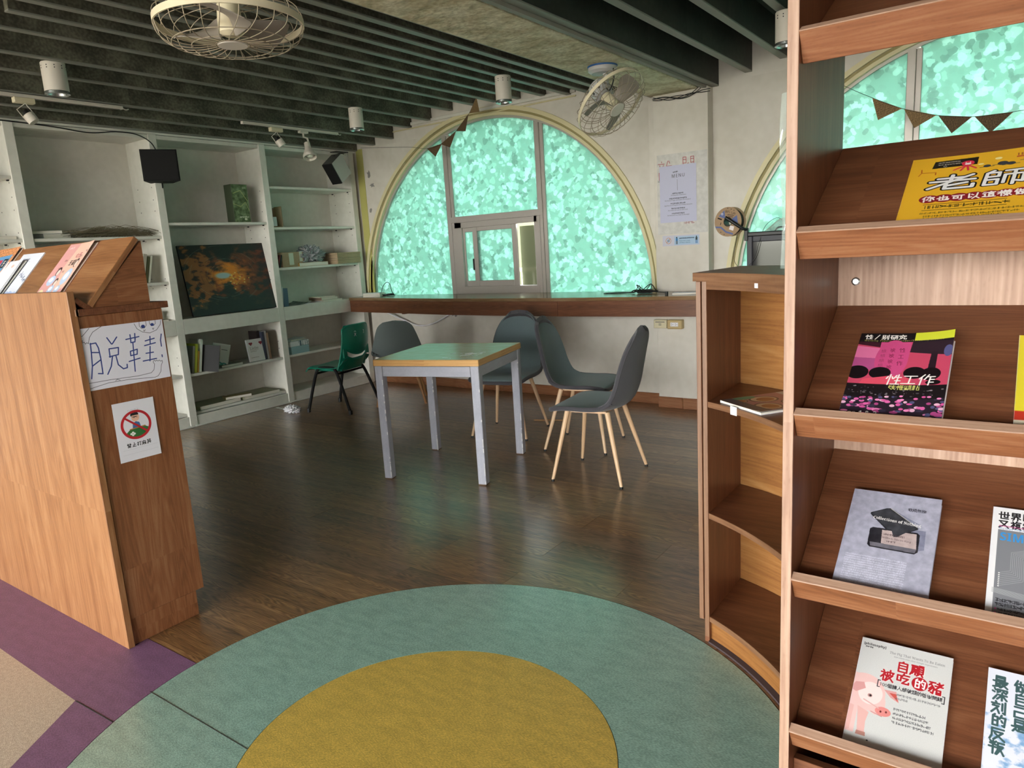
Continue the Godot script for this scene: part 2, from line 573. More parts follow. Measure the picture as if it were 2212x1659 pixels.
func make_materials() -> void:
	M.wood_warm = mx(wood(1024, 512, 11, hex("74492a"), hex("92643f"), hex("a77d58"), 5, 0.22, 0.42, 0.5), 0.42)
	M.wood_brown = mx(wood(1024, 512, 23, hex("55301f"), hex("70442c"), hex("865a3e"), 6, 0.2, 0.42, 0.45), 0.4)
	M.counter_top = mx(wood(512, 256, 43, hex("6a5138"), hex("846748"), hex("9a7d5c"), 6, 0.2, 0.4, 0.4), 0.2)
	M.wood_pale = mx(wood(512, 256, 29, hex("8d6a56"), hex("ab8973"), hex("c2a48f"), 4, 0.15, 0.6, 0.3), 0.5)
	M.wood_mid = mx(wood(1024, 512, 31, hex("6c4227"), hex("885636"), hex("9f7150"), 7, 0.25, 0.4, 0.45), 0.42)
	M.wood_mid2 = mx(wood(512, 256, 33, hex("5f402b"), hex("79553c"), hex("8f6c50"), 5, 0.15, 0.55, 0.3), 0.45)
	M.wood_orange = mx(wood(512, 256, 37, hex("7e5028"), hex("9c6a38"), hex("b08350"), 5, 0.2, 0.4, 0.4), 0.5)
	M.planks = []
	for i in 5:
		var t: Array = [["402c1b", "7a5838", "a9824f"], ["4e3622", "876240", "b08a5c"], ["382819", "6b4c33", "976f49"], ["4a321e", "7e5a39", "a57e50"], ["43301f", "74553c", "98775a"]][i]
		var m := mx(wood(1024, 256, 50 + i * 17, hex(t[0]), hex(t[1]), hex(t[2]), 9, 0.42, 0.6, 0.35), 0.3, Color.WHITE, true)
		shine(m)
		bumped(m, 90 + i, 0.05, 0.012)
		M.planks.append(m)
	M.subfloor = mt(Color(0.06, 0.05, 0.04), 0.9)
	var fib := mottle(512, 512, 61, Color(0.74, 0.74, 0.74), Color(1, 1, 1), 0.03, 0.35, 0.75, 1.7, 3)
	M.vinyl_green = shine(bumped(mx(fib, 0.26, hex("acd3c2")), 5, 0.03, 0.03))
	M.vinyl_yellow = bumped(mx(fib, 0.36, hex("f0cb62")), 6, 0.03, 0.02)
	M.vinyl_purple = mx(fib, 0.45, hex("966b90"))
	M.vinyl_beige = mx(mottle(512, 512, 67, hex("ab937c"), hex("e8d9c4"), 0.05, 0.28, 0.8, 2.4), 0.5)
	M.seam = mt(Color(0.10, 0.09, 0.08), 0.8)
	M.wall = tri_map(mx(mottle(512, 512, 71, hex("cfc9bd"), hex("e3ded5"), 0.006, 0.05, 0.3, 1.2), 0.75), 0.4)
	M.wall_stain = mt(hex("8c8a86"), 0.9)
	M.olive = mt(hex("b9b56a"), 0.7)
	M.cream = mt(hex("dcd2a8"), 0.5)
	M.cream_shadow = mt(hex("9c9060"), 0.6)  # shadow line within the arch moulding, shade put into the colour
	M.alu = mt(hex("b9b2ab"), 0.38, 0.25)
	M.alu_dark = mt(hex("4a4a48"), 0.5, 0.3)
	M.black = mt(hex("151515"), 0.45)
	M.black_matte = mt(hex("0c0c0d"), 0.85)
	var gl := mx(leaf_glass(), 0.22)
	gl.backlight_enabled = true
	gl.backlight = Color(1, 1, 1)
	M.glass = gl
	var gs := mt(Color(0.93, 1.0, 0.97, 0.18), 0.03)
	gs.transparency = BaseMaterial3D.TRANSPARENCY_ALPHA
	M.clear = gs
	var sc := mt(Color(0.42, 0.44, 0.32, 0.8), 0.7)
	sc.transparency = BaseMaterial3D.TRANSPARENCY_ALPHA
	M.screen = sc
	M.beam = tri_map(bumped(mx(mottle(512, 512, 81, hex("3c3a30"), hex("716f5e"), 0.012, 0.11, 0.45, 2.0), 0.62), 82, 0.06, 0.05), 0.7)
	M.beam_right = tri_map(mx(mottle(256, 256, 83, hex("23241f"), hex("3a3c35"), 0.01, 0.1, 0.4, 1.5), 0.6), 0.7)
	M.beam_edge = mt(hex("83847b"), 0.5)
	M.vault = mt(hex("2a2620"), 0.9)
	M.soffit = tri_map(bumped(mx(mottle(512, 512, 87, hex("bdb18d"), hex("e8e2c6"), 0.008, 0.05, 0.4, 2.0), 0.85), 88, 0.03, 1.2), 1.1)
	M.cove = mt(hex("8d8a80"), 0.6)
	M.white = tri_map(mx(mottle(256, 256, 91, hex("d9d7cd"), hex("e9e7de"), 0.01, 0.06, 0.4, 1.4), 0.5), 0.8)
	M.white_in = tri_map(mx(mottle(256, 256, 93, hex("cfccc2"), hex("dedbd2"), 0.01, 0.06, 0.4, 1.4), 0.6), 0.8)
	M.paper = mt(hex("efeef2"), 0.7)
	M.pages = mt(hex("e8e3d6"), 0.8)
	M.lamp_white = mt(hex("d9d2c6"), 0.45)
	M.steel = mt(hex("bfc4c4"), 0.25, 0.9)
	M.fan_cream = mt(hex("dcd2b4"), 0.45)
	M.fan_wire = mt(hex("a89c86"), 0.5, 0.3)
	M.fan_blade = mt(hex("8e867c"), 0.5)
	M.fan_grey = mt(hex("b3b3b3"), 0.4)
	M.rust = mt(hex("6a543f"), 0.8)
	M.blue = mt(hex("2f5d96"), 0.5)
	M.table_top = mx(mottle(256, 256, 97, hex("dccfa8"), hex("ece3c4"), 0.02, 0.2, 0.3, 1.2), 0.25)
	M.table_edge = mx(wood(256, 64, 101, hex("c08a4e"), hex("d9a866"), hex("e6bc80"), 4, 0.2, 0.4, 0.3), 0.5)
	M.table_leg = mx(mottle(256, 256, 103, hex("a5a7b4"), hex("b9bbc6"), 0.02, 0.2, 0.4, 1.2), 0.45)
	M.chip = mt(hex("dcdcdc"), 0.8)
	M.fabric = fabric(hex("4d5a5e"), hex("75888b"), 111)
	M.fabric_shaded = fabric(hex("45444a"), hex("615f64"), 113)  # same fabric as the seat, with shade put into the colour
	M.fabric_trim = fabric(hex("38363b"), hex("4c4a50"), 115)
	M.leg_wood = mx(wood(256, 64, 121, hex("c39a74"), hex("d9b691"), hex("e6c8a8"), 4, 0.2, 0.4, 0.3), 0.45)
	M.leg_dark = mx(wood(256, 64, 123, hex("8a6038"), hex("a97a4c"), hex("bb9066"), 4, 0.2, 0.4, 0.3), 0.45)
	M.green_plastic = mt(hex("0f7f68"), 0.28)
	M.grey_plastic = mt(hex("6f7b7c"), 0.5)
	M.kraft = mx(mottle(128, 128, 131, hex("9f8a6c"), hex("b7a283"), 0.05, 0.3, 0.5, 1.0), 0.85)

func shine(m: StandardMaterial3D) -> StandardMaterial3D:   # waxed
	m.metallic_specular = 0.6
	m.clearcoat_enabled = true
	m.clearcoat = 0.55
	m.clearcoat_roughness = 0.24
	return m

func fabric(a: Color, b: Color, seed_: int) -> StandardMaterial3D:
	var m := mx(mottle(256, 256, seed_, a, b, 0.3, 0.9, 0.6, 1.7), 0.85)
	m.uv1_scale = Vector3(2.2, 3.0, 1)
	m.rim_enabled = true
	m.rim = 0.4
	m.rim_tint = 0.5
	bumped(m, seed_ + 1, 0.35, 0.06)
	return m

# ---------- the room ----------
func build_floor() -> void:
	var fl := struct("floor")
	var s := sb()
	bx(s, Vector3(-6.5, -0.25, -5.75), Vector3(2.5, -0.004, 6.7), 0)
	part(s, "subfloor", M.subfloor, fl)
	var cc := Vector2(-1.276, -1.245)
	var disc := PackedVector2Array()
	for i in 96:
		disc.append(cc + Vector2.from_angle(TAU * i / 96) * 1.0365)
	var r := RandomNumberGenerator.new()
	r.seed = 3
	var z1 := -1.18
	var k := 0
	var z := -1.945 + 0.1862 * 5
	while z > ZB:
		var za := z - 0.1862
		var sh := 0.465 if posmod(k, 2) == 0 else 0.0
		var x := -3.095 - 0.93 * 4 + sh
		while x < 2.2:
			if z > ZB and za < z1:
				var a := Vector2(maxf(x, -6.25) + 0.0005, maxf(za, ZB) + 0.0003)
				var b := Vector2(minf(x + 0.93, 2.2) - 0.0005, minf(z, z1) - 0.0003)
				if b.x - a.x > 0.02 and b.y - a.y > 0.005 and (a.x > -5.95 or b.x > -5.9):
					var rect := PackedVector2Array([a, Vector2(b.x, a.y), b, Vector2(a.x, b.y)])
					for pl in Geometry2D.clip_polygons(rect, disc):
						if pl.size() > 2 and not Geometry2D.is_polygon_clockwise(pl):
							var q := sb()
							var off := Vector2(r.randf(), -za / 0.1862)
							slab(q, pl, -0.004, r.randf_range(-0.0003, 0.0), Vector2(1.05, 1.0 / 0.1862), off)
							part(q, "plank", M.planks[r.randi() % 5], fl)
			x += 0.93
		z -= 0.1862
		k += 1
	# sheet vinyl: two concentric discs, purple and beige fields
	var ring := PackedVector2Array()
	var hole := PackedVector2Array()
	for i in 96:
		ring.append(cc + Vector2.from_angle(TAU * i / 96) * 1.033)
		hole.append(cc + Vector2.from_angle(TAU * i / 96) * 0.533)
	var inner := PackedVector2Array()
	for i in 96:
		inner.append(cc + Vector2.from_angle(TAU * i / 96) * 0.531)
	s = sb()
	for i in 96:
		var j := (i + 1) % 96
		slab(s, PackedVector2Array([ring[i], ring[j], hole[j], hole[i]]), -0.003, 0.001, Vector2(1.6, 1.6))
	part(s, "green_ring", M.vinyl_green, fl)
	s = sb()
	slab(s, inner, -0.003, 0.001, Vector2(1.6, 1.6))
	part(s, "yellow_disc", M.vinyl_yellow, fl)
	var purple := PackedVector2Array([Vector2(-6.25, -1.178), Vector2(2.2, -1.178), Vector2(2.2, 6.5), Vector2(-6.25, 6.5)])
	var beige := PackedVector2Array([Vector2(-6.25, -0.856), Vector2(-2.466, -0.842), Vector2(0.24, 3.0), Vector2(0.24, 6.5), Vector2(-6.25, 6.5)])
	s = sb()
	for pl in Geometry2D.clip_polygons(purple, disc):
		for p2 in Geometry2D.clip_polygons(pl, beige):
			if p2.size() > 2 and not Geometry2D.is_polygon_clockwise(p2):
				slab(s, p2, -0.003, 0.0005, Vector2(1.6, 1.6))
	part(s, "purple_field", M.vinyl_purple, fl)
	s = sb()
	slab(s, beige, -0.003, 0.0006, Vector2(2.2, 2.2))
	part(s, "beige_field", M.vinyl_beige, fl)
	s = sb()
	tube(s, [Vector3(-2.462, 0.0008, -0.842), Vector3(-2.235, 0.0008, -0.852)], 0.0014, 5)
	tube(s, [Vector3(-2.29, 0.0012, -1.0), Vector3(-1.75, 0.0012, -1.0)], 0.001, 5)
	part(s, "vinyl_seam", M.seam, fl)

func arch(c: float, r: float, n := 40, y0 := 0.93) -> PackedVector2Array:
	var o := PackedVector2Array()
	for i in n + 1:
		var a := PI - PI * i / n
		o.append(Vector2(c + cos(a) * r, y0 + sin(a) * r))
	return o

func build_walls() -> void:
	var w := struct("wall_back")
	var s := sb()
	bx(s, Vector3(-6.5, 0, ZB - 0.22), Vector3(2.5, 0.93, ZB), 0)
	var up := PackedVector2Array([Vector2(-6.5, 0.93)])
	up.append_array(arch(-4.15, 1.70))
	up.append_array(arch(-0.15, 1.70))
	up.append_array(PackedVector2Array([Vector2(2.5, 0.93), Vector2(2.5, 3.1), Vector2(-6.5, 3.1)]))
	extr(s, up, ZB - 0.22, ZB)
	part(s, "plaster", M.wall, w)
	# flaked paint: under the counter, and beside the arch
	s = sb()
	var r := RandomNumberGenerator.new()
	r.seed = 8
	for e in [[-4.78, 0.80, 0.10, 0.05], [-4.66, 0.76, 0.06, 0.035], [-5.70, 2.24, 0.035, 0.05], [-5.66, 2.12, 0.05, 0.03], [-5.78, 1.93, 0.03, 0.03], [-5.72, 1.86, 0.025, 0.035], [-5.80, 1.86, 0.03, 0.02]]:
		var pl := PackedVector2Array()
		for i in 14:
			var a := TAU * i / 14
			pl.append(Vector2(e[0] + cos(a) * e[2] * r.randf_range(0.3, 1.0), e[1] + sin(a) * e[3] * r.randf_range(0.3, 1.0)))
		extr(s, pl, ZB - 0.001, ZB + 0.0012)
	part(s, "flaked_paint", M.wall_stain, w)
	var L := struct("wall_left")
	s = sb()
	bx(s, Vector3(-6.5, 0, ZB), Vector3(-6.28, 3.1, 6.7), 0)
	part(s, "plaster", M.wall, L)
	var R := struct("wall_right")
	s = sb()
	bx(s, Vector3(2.3, 0, ZB), Vector3(2.5, 3.1, 6.7), 0)
	part(s, "plaster", M.wall, R)
	var F := struct("wall_front")  # unseen wall, set back with wide openings shaped to give fill daylight
	s = sb()
	bx(s, Vector3(-6.5, 0, 6.5), Vector3(2.5, 0.2, 6.7), 0)
	bx(s, Vector3(-6.5, 2.85, 6.5), Vector3(2.5, 3.1, 6.7), 0)
	for x in [-6.5, -2.1, 2.2]:
		bx(s, Vector3(x, 0.2, 6.5), Vector3(x + 0.2, 2.85, 6.7), 0)
	part(s, "plaster", M.wall, F)
	# pilaster, baseboards, olive strip in the corner, cable duct over the arch
	var t := struct("trim_1")
	s = sb()
	bx(s, Vector3(-2.412, 0, ZB), Vector3(-1.976, 2.47, -5.42), 0.002)
	part(s, "pilaster", M.wall, t)
	t = struct("baseboard_back")
	for e in [[-5.86, -4.1, ZB, -5.517], [-4.098, -2.412, ZB, -5.517], [-2.414, -2.20, -5.42, -5.407], [-2.198, -1.974, -5.42, -5.407], [-1.976, 2.3, ZB, -5.517]]:
		s = sb()
		bx(s, Vector3(e[0], 0, e[2]), Vector3(e[1], 0.092, e[3]), 0.003, 0, Vector2(e[0] * 0.3, 0.1))
		part(s, "board", M.wood_mid, t)
	t = struct("trim_2")
	s = sb()
	bx(s, Vector3(-5.86, 0.96, ZB), Vector3(-5.765, 2.5, ZB + 0.004), 0)
	part(s, "olive_strip", M.olive, t)
	t = struct("trim_3")
	s = sb()
	bx(s, Vector3(-5.10, 2.632, ZB), Vector3(-3.15, 2.66, ZB + 0.022), 0.003)
	part(s, "cable_duct", M.white, t)
	s = sb()
	bx(s, Vector3(-5.75, 2.600, ZB), Vector3(-3.15, 2.612, ZB + 0.012), 0.003)
	part(s, "cable_duct", M.cream, t)

func beam_y(x: float) -> float:
	var xs := [-5.9, -5.836, -5.56, -5.29, -5.032, -4.765, -4.492, -4.213, -3.964, -3.711, -3.446, -3.199, -2.94, -2.69, -2.434, -2.3]
	var ys := [2.485, 2.49, 2.516, 2.544, 2.614, 2.645, 2.696, 2.701, 2.69, 2.676, 2.655, 2.626, 2.585, 2.535, 2.482, 2.46]
	for i in xs.size() - 1:
		if x <= xs[i + 1]:
			return lerpf(ys[i], ys[i + 1], clampf((x - xs[i]) / (xs[i + 1] - xs[i]), 0, 1))
	return 2.46

func build_ceiling() -> void:
	var c := struct("ceiling")
	var s := sb()
	bx(s, Vector3(-6.5, 3.1, -5.75), Vector3(2.5, 3.3, 6.7), 0)
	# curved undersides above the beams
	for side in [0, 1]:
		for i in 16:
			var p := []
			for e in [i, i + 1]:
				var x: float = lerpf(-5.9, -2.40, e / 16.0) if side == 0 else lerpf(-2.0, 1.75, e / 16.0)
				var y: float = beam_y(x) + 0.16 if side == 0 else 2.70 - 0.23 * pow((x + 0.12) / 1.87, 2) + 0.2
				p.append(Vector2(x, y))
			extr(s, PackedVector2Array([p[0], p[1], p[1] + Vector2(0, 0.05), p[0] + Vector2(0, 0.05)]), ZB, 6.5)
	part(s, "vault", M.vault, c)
	s = sb()
	bx(s, Vector3(-6.3, 2.47, ZB), Vector3(BX - 0.02, 3.1, 6.5), 0)
	part(s, "side_ledge", M.white, c)
	s = sb()
	bx(s, Vector3(-2.44, 2.462, ZB + 0.1), Vector3(-2.05, 3.1, 6.5), 0.004)
	part(s, "concrete_soffit", M.soffit, c)
	s = sb()
	var cv := PackedVector2Array()
	for i in 7:
		var a := PI + PI / 2 * i / 6.0
		cv.append(Vector2(-2.0 + cos(a) * 0.06, 2.51 + sin(a) * 0.055))
	cv.append(Vector2(-1.985, 2.455))
	cv.append(Vector2(-1.985, 2.6))
	cv.append(Vector2(-2.06, 2.6))
	extr(s, cv, ZB + 0.02, 6.5)
	part(s, "cove", M.cove, c)
	s = sb()
	bx(s, Vector3(1.75, 2.47, ZB), Vector3(2.3, 3.1, 6.5), 0)
	part(s, "side_ledge", M.white, c)
	for x in [-5.836, -5.56, -5.29, -5.032, -4.765, -4.492, -4.213, -3.964, -3.711, -3.446, -3.199, -2.94, -2.69, -2.434]:
		var y := beam_y(x)
		var z2 := -1.73 if absf(x + 4.213) < 0.01 else 2.98
		s = sb()
		bx(s, Vector3(x - 0.046, y + 0.004, ZB), Vector3(x, y + 0.17, z2), 0.002, 2)
		var b := part(s, "beam", M.beam, c)
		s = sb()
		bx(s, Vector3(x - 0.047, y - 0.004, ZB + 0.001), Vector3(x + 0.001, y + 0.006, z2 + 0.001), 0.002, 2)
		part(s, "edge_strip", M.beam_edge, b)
	for i in 15:
		var x := -1.93 + i * 0.2465
		var y := 2.70 - 0.224 * pow((x + 0.12) / 1.81, 2)
		s = sb()
		bx(s, Vector3(x - 0.05, y + 0.004, ZB), Vector3(x, y + 0.215, 2.98), 0.002, 2)
		var b := part(s, "beam", M.beam_right, c)
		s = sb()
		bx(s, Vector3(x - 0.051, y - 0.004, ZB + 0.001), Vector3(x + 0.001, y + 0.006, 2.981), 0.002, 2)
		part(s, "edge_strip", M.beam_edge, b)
	# bare wires that leave the soffit over the pilaster
	s = sb()
	for k in 4:
		var pts := []
		for i in 9:
			var t := i / 8.0
			pts.append(Vector3(lerpf(-2.40, -1.95, t), 2.437 + 0.012 * sin(t * 9 + k * 2) + (0.10 * pow(t, 6) if k > 1 else 0.0) - 0.018 * sin(t * PI), -5.405 + 0.006 * k))
		tube(s, curve(pts, 3), 0.0028, 5)
	part(s, "wires", M.black, c)

func build_window(nm: String, dx: float) -> void:
	var w := struct(nm)
	var c := -4.15 + dx
	var y0 := 0.93
	var s := sb()
	# painted moulding round the arch, its shadow line in darker cream, then the metal frame
	for e in [[1.735, 1.70, ZB - 0.01, ZB + 0.018, "moulding", M.cream], [1.702, 1.678, ZB - 0.06, ZB - 0.004, "moulding", M.cream_shadow], [1.68, 1.655, ZB - 0.075, ZB + 0.004, "moulding", M.cream], [1.657, 1.635, ZB - 0.09, ZB - 0.03, "arch_frame", M.alu]]:
		s = sb()
		var a := arch(c, e[0], 48, y0)
		var b := arch(c, e[1], 48, y0)
		for i in 48:
			extr(s, PackedVector2Array([a[i], b[i], b[i + 1], a[i + 1]]), e[2], e[3])
		part(s, e[4], e[5], w)
	var half := arch(c, 1.645, 48, y0)
	var ml := c - 0.50
	var mr := c + 0.575
	var top := 1.70
	for e in [[c - 1.8, ml - 0.03, 0.9, 3.0], [ml + 0.03, mr - 0.03, top, 3.0], [mr + 0.03, c + 1.8, 0.9, 3.0]]:
		var box := PackedVector2Array([Vector2(e[0], e[2]), Vector2(e[1], e[2]), Vector2(e[1], e[3]), Vector2(e[0], e[3])])
		for pl in Geometry2D.intersect_polygons(half, box):
			s = sb()
			extr(s, pl, ZB - 0.062, ZB - 0.056, Transform3D.IDENTITY, Vector2(1.05, 1.05), Vector2(dx * 0.13, 0), false)
			part(s, "pane", M.glass, w)
	for m in [ml, mr]:
		var hh := sqrt(1.645 * 1.645 - pow(m - c, 2)) + y0
		s = sb()
		bx(s, Vector3(m - 0.043, y0, ZB - 0.085), Vector3(m + 0.008, hh, ZB - 0.03), 0.003)
		bx(s, Vector3(m + 0.008, y0, ZB - 0.085), Vector3(m + 0.043, hh - 0.01, ZB - 0.042), 0.003)
		part(s, "mullion", M.alu, w)
	# transom and the sliding window under it
	s = sb()
	bx(s, Vector3(ml, top - 0.045, ZB - 0.085), Vector3(mr, top + 0.012, ZB - 0.028), 0.003)
	part(s, "transom", M.alu, w)
	s = sb()
	bx(s, Vector3(ml + 0.02, 0.93, ZB - 0.09), Vector3(ml + 0.135, top - 0.045, ZB - 0.02), 0.003)
	bx(s, Vector3(mr - 0.085, 0.93, ZB - 0.09), Vector3(mr - 0.02, top - 0.045, ZB - 0.02), 0.003)
	bx(s, Vector3(ml + 0.05, top - 0.10, ZB - 0.09), Vector3(mr - 0.05, top - 0.045, ZB - 0.02), 0.003)
	bx(s, Vector3(ml + 0.05, 0.93, ZB - 0.09), Vector3(mr - 0.05, 1.03, ZB - 0.018), 0.003)
	part(s, "slider_frame", M.alu, w)
	for e in [[ml + 0.11, ml + 0.36, ZB - 0.075, 0.04], [ml + 0.27, ml + 0.79, ZB - 0.045, 0.052]]:
		s = sb()
		var x0: float = e[0]
		var x1: float = e[1]
		var z0: float = e[2]
		var f: float = e[3]
		bx(s, Vector3(x0, 1.03, z0), Vector3(x0 + f, 1.60, z0 + 0.026), 0.003)
		bx(s, Vector3(x1 - f, 1.03, z0), Vector3(x1, 1.60, z0 + 0.026), 0.003)
		bx(s, Vector3(x0 + f, 1.03, z0), Vector3(x1 - f, 1.085, z0 + 0.025), 0.003)
		bx(s, Vector3(x0 + f, 1.56, z0), Vector3(x1 - f, 1.60, z0 + 0.025), 0.003)
		var sash := part(s, "sash", M.alu, w)
		s = sb()
		extr(s, PackedVector2Array([Vector2(x0 + f, 1.085), Vector2(x1 - f, 1.085), Vector2(x1 - f, 1.56), Vector2(x0 + f, 1.56)]), z0 + 0.01, z0 + 0.014, Transform3D.IDENTITY, Vector2(1.05, 1.05), Vector2(0.3, 0.1), false)
		part(s, "pane", M.glass, sash)
		if f > 0.05:
			s = sb()
			bx(s, Vector3(x0 - 0.012, 1.19, z0 + 0.02), Vector3(x0 + 0.006, 1.30, z0 + 0.035), 0.004)
			part(s, "latch", M.black, sash)
	s = sb()
	extr(s, PackedVector2Array([Vector2(ml + 0.79, 1.03), Vector2(mr - 0.085, 1.03), Vector2(mr - 0.085, 1.575), Vector2(ml + 0.79, 1.575)]), ZB - 0.082, ZB - 0.080, Transform3D.IDENTITY, Vector2.ONE, Vector2.ZERO, false)
	part(s, "insect_screen", M.screen, w)

func build_outside() -> void:
	var o := thing("neighbouring_building", "olive grey building with a pale balcony railing outside the sliding window", "building", Vector3(-6.4, 0, -9.5))
	var s := sb()
	bx(s, Vector3(-2.4, 0, -0.3), Vector3(2.0, 3.2, 0), 0.01)
	part(s, "wall", mt(hex("4c5038"), 0.9), o)
	s = sb()
	bx(s, Vector3(-1.6, 1.02, 0.55), Vector3(1.6, 1.08, 0.6), 0.004)
	bx(s, Vector3(-1.6, 0.3, 0.0), Vector3(1.6, 0.42, 0.62), 0.004)
	part(s, "balcony", mt(hex("77755a"), 0.8), o)
	for i in 16:
		s = sb()
		bx(s, Vector3(-1.55 + i * 0.2, 0.42, 0.56), Vector3(-1.51 + i * 0.2, 1.02, 0.59), 0.003)
		part(s, "baluster", mt(hex("8c8a76"), 0.7), o)

# ---------- white bookcase along the left wall ----------
func build_bookcase() -> void:
	var o := thing("bookcase", "tall white built-in bookcase with open shelves covering the whole side wall", "bookcase", Vector3(BX, 0, -3.35))
	var Z := func(z: float) -> float: return z + 3.35
	var ups := [-1.22, -2.27, -3.305, -4.35, -5.45]
	var s: SurfaceTool
	for z in ups:
		s = sb()
		bx(s, Vector3(-0.38, 0, Z.call(z) - 0.034), Vector3(0, 2.468, Z.call(z) + 0.034), 0.003, 1)
		var u := part(s, "upright", M.white, o)
		s = sb()
		for y in [0.55, 0.62, 1.22, 1.3, 1.62, 1.7, 1.86, 1.95, 2.05]:   # shelf pin holes
			for x in [-0.06, -0.28]:
				cbox(s, Vector3(0.008, 0.008, 0.002), at(Vector3(x, y, Z.call(z) + 0.0342)), 0.0)
		stuff(part(s, "pin_holes", M.alu_dark, u))
	for i in 4:
		var za: float = Z.call(ups[i]) - 0.034
		var zb: float = Z.call(ups[i + 1]) + 0.034
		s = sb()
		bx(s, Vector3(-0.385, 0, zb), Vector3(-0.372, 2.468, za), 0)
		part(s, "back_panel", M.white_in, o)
		s = sb()
		bx(s, Vector3(-0.375, 2.432, zb), Vector3(-0.012, 2.465, za), 0.002)
		part(s, "top_board", M.white, o)
		# deep rail with the desk-height shelf behind it
		s = sb()
		bx(s, Vector3(-0.022, 0.815, zb), Vector3(0.0, 0.948, za), 0.003)
		part(s, "rail", M.white, o)
		s = sb()
		bx(s, Vector3(-0.375, 0.915, zb), Vector3(-0.022, 0.940, za), 0.002)
		part(s, "shelf", M.white, o)
		s = sb()
		bx(s, Vector3(-0.03, 0.0, zb), Vector3(-0.006, 0.098, za), 0.002)
		part(s, "kick_board", M.white, o)
		s = sb()
		bx(s, Vector3(-0.006, 0.0, zb - 0.03), Vector3(0.006, 0.016, za + 0.03), 0.004)
		part(s, "floor_strip", M.white, o)
		var hs: Array = [[1.655, 2.095, 1.275, 0.47, 0.125], [1.655, 1.275, 0.47, 0.125], [1.762, 0.465, 0.125], [2.095, 1.712, 1.326, 0.47, 0.10]][i]
		for y in hs:
			s = sb()
			bx(s, Vector3(-0.37, y - 0.024, zb + 0.002), Vector3(-0.012 if y > 0.3 else -0.03, y, za - 0.002), 0.003)
			var sh := part(s, "shelf", M.white, o)
			if y > 1.0:
				s = sb()
				for x in [-0.06, -0.30]:
					for z in [za - 0.008, zb + 0.008]:
						bx(s, Vector3(x - 0.008, y - 0.034, z - 0.007), Vector3(x + 0.008, y - 0.024, z + 0.007), 0.002)
				stuff(part(s, "shelf_pins", M.black, sh))

# ---------- long wooden counter under the windows ----------
func build_counter() -> void:
	var o := thing("window_counter", "long wooden wall counter with deep fascia under the arched windows", "counter", Vector3(-3.9, 0, -5.2))
	var d := Vector2(3.9, 5.2)
	var top := PackedVector2Array([Vector2(-5.855, -5.22), Vector2(-4.2, -4.965), Vector2(-3.05, -4.905), Vector2(-1.9, -4.945), Vector2(2.25, -4.945), Vector2(2.25, ZB + 0.0), Vector2(-5.855, ZB + 0.0)])
	var q := PackedVector2Array()
	for p in top: q.append(p + d)
	var s := sb()
	slab(s, q, 0.935, 0.962, Vector2(1, 2))
	part(s, "counter_top", M.counter_top, o)
	var fr := [Vector2(-5.85, -5.235), Vector2(-4.2, -4.98), Vector2(-3.05, -4.92), Vector2(-1.9, -4.96), Vector2(2.25, -4.96)]
	var off := 0.0
	for k in [[0, 1, 2], [2, 3], [3, 4]]:
		s = sb()
		for j in k.size() - 1:
			var a: Vector2 = fr[k[j]] + d
			var b: Vector2 = fr[k[j + 1]] + d
			var n := (b - a).normalized()
			var e := 0.0015 if j == k.size() - 2 else 0.0
			var xf := Transform3D(Basis(Vector3(n.x, 0, n.y), Vector3.UP, Vector3(-n.y, 0, n.x)), Vector3((a.x + b.x) / 2, 0.873, (a.y + b.y) / 2))
			cbox(s, Vector3(a.distance_to(b) - e, 0.122, 0.02), xf, 0.001, 0, Vector2(1, 2), Vector2(off, 0.3))
			off += 0.37
		part(s, "fascia", M.wood_brown, o)
	for x in [-5.0, -3.4, -1.9, -0.4, 1.2]:
		s = sb()
		bx(s, Vector3(x + 3.9, 0.80, -0.32), Vector3(x + 3.93, 0.93, 0.08), 0.002)
		part(s, "bracket", M.wood_brown, o)

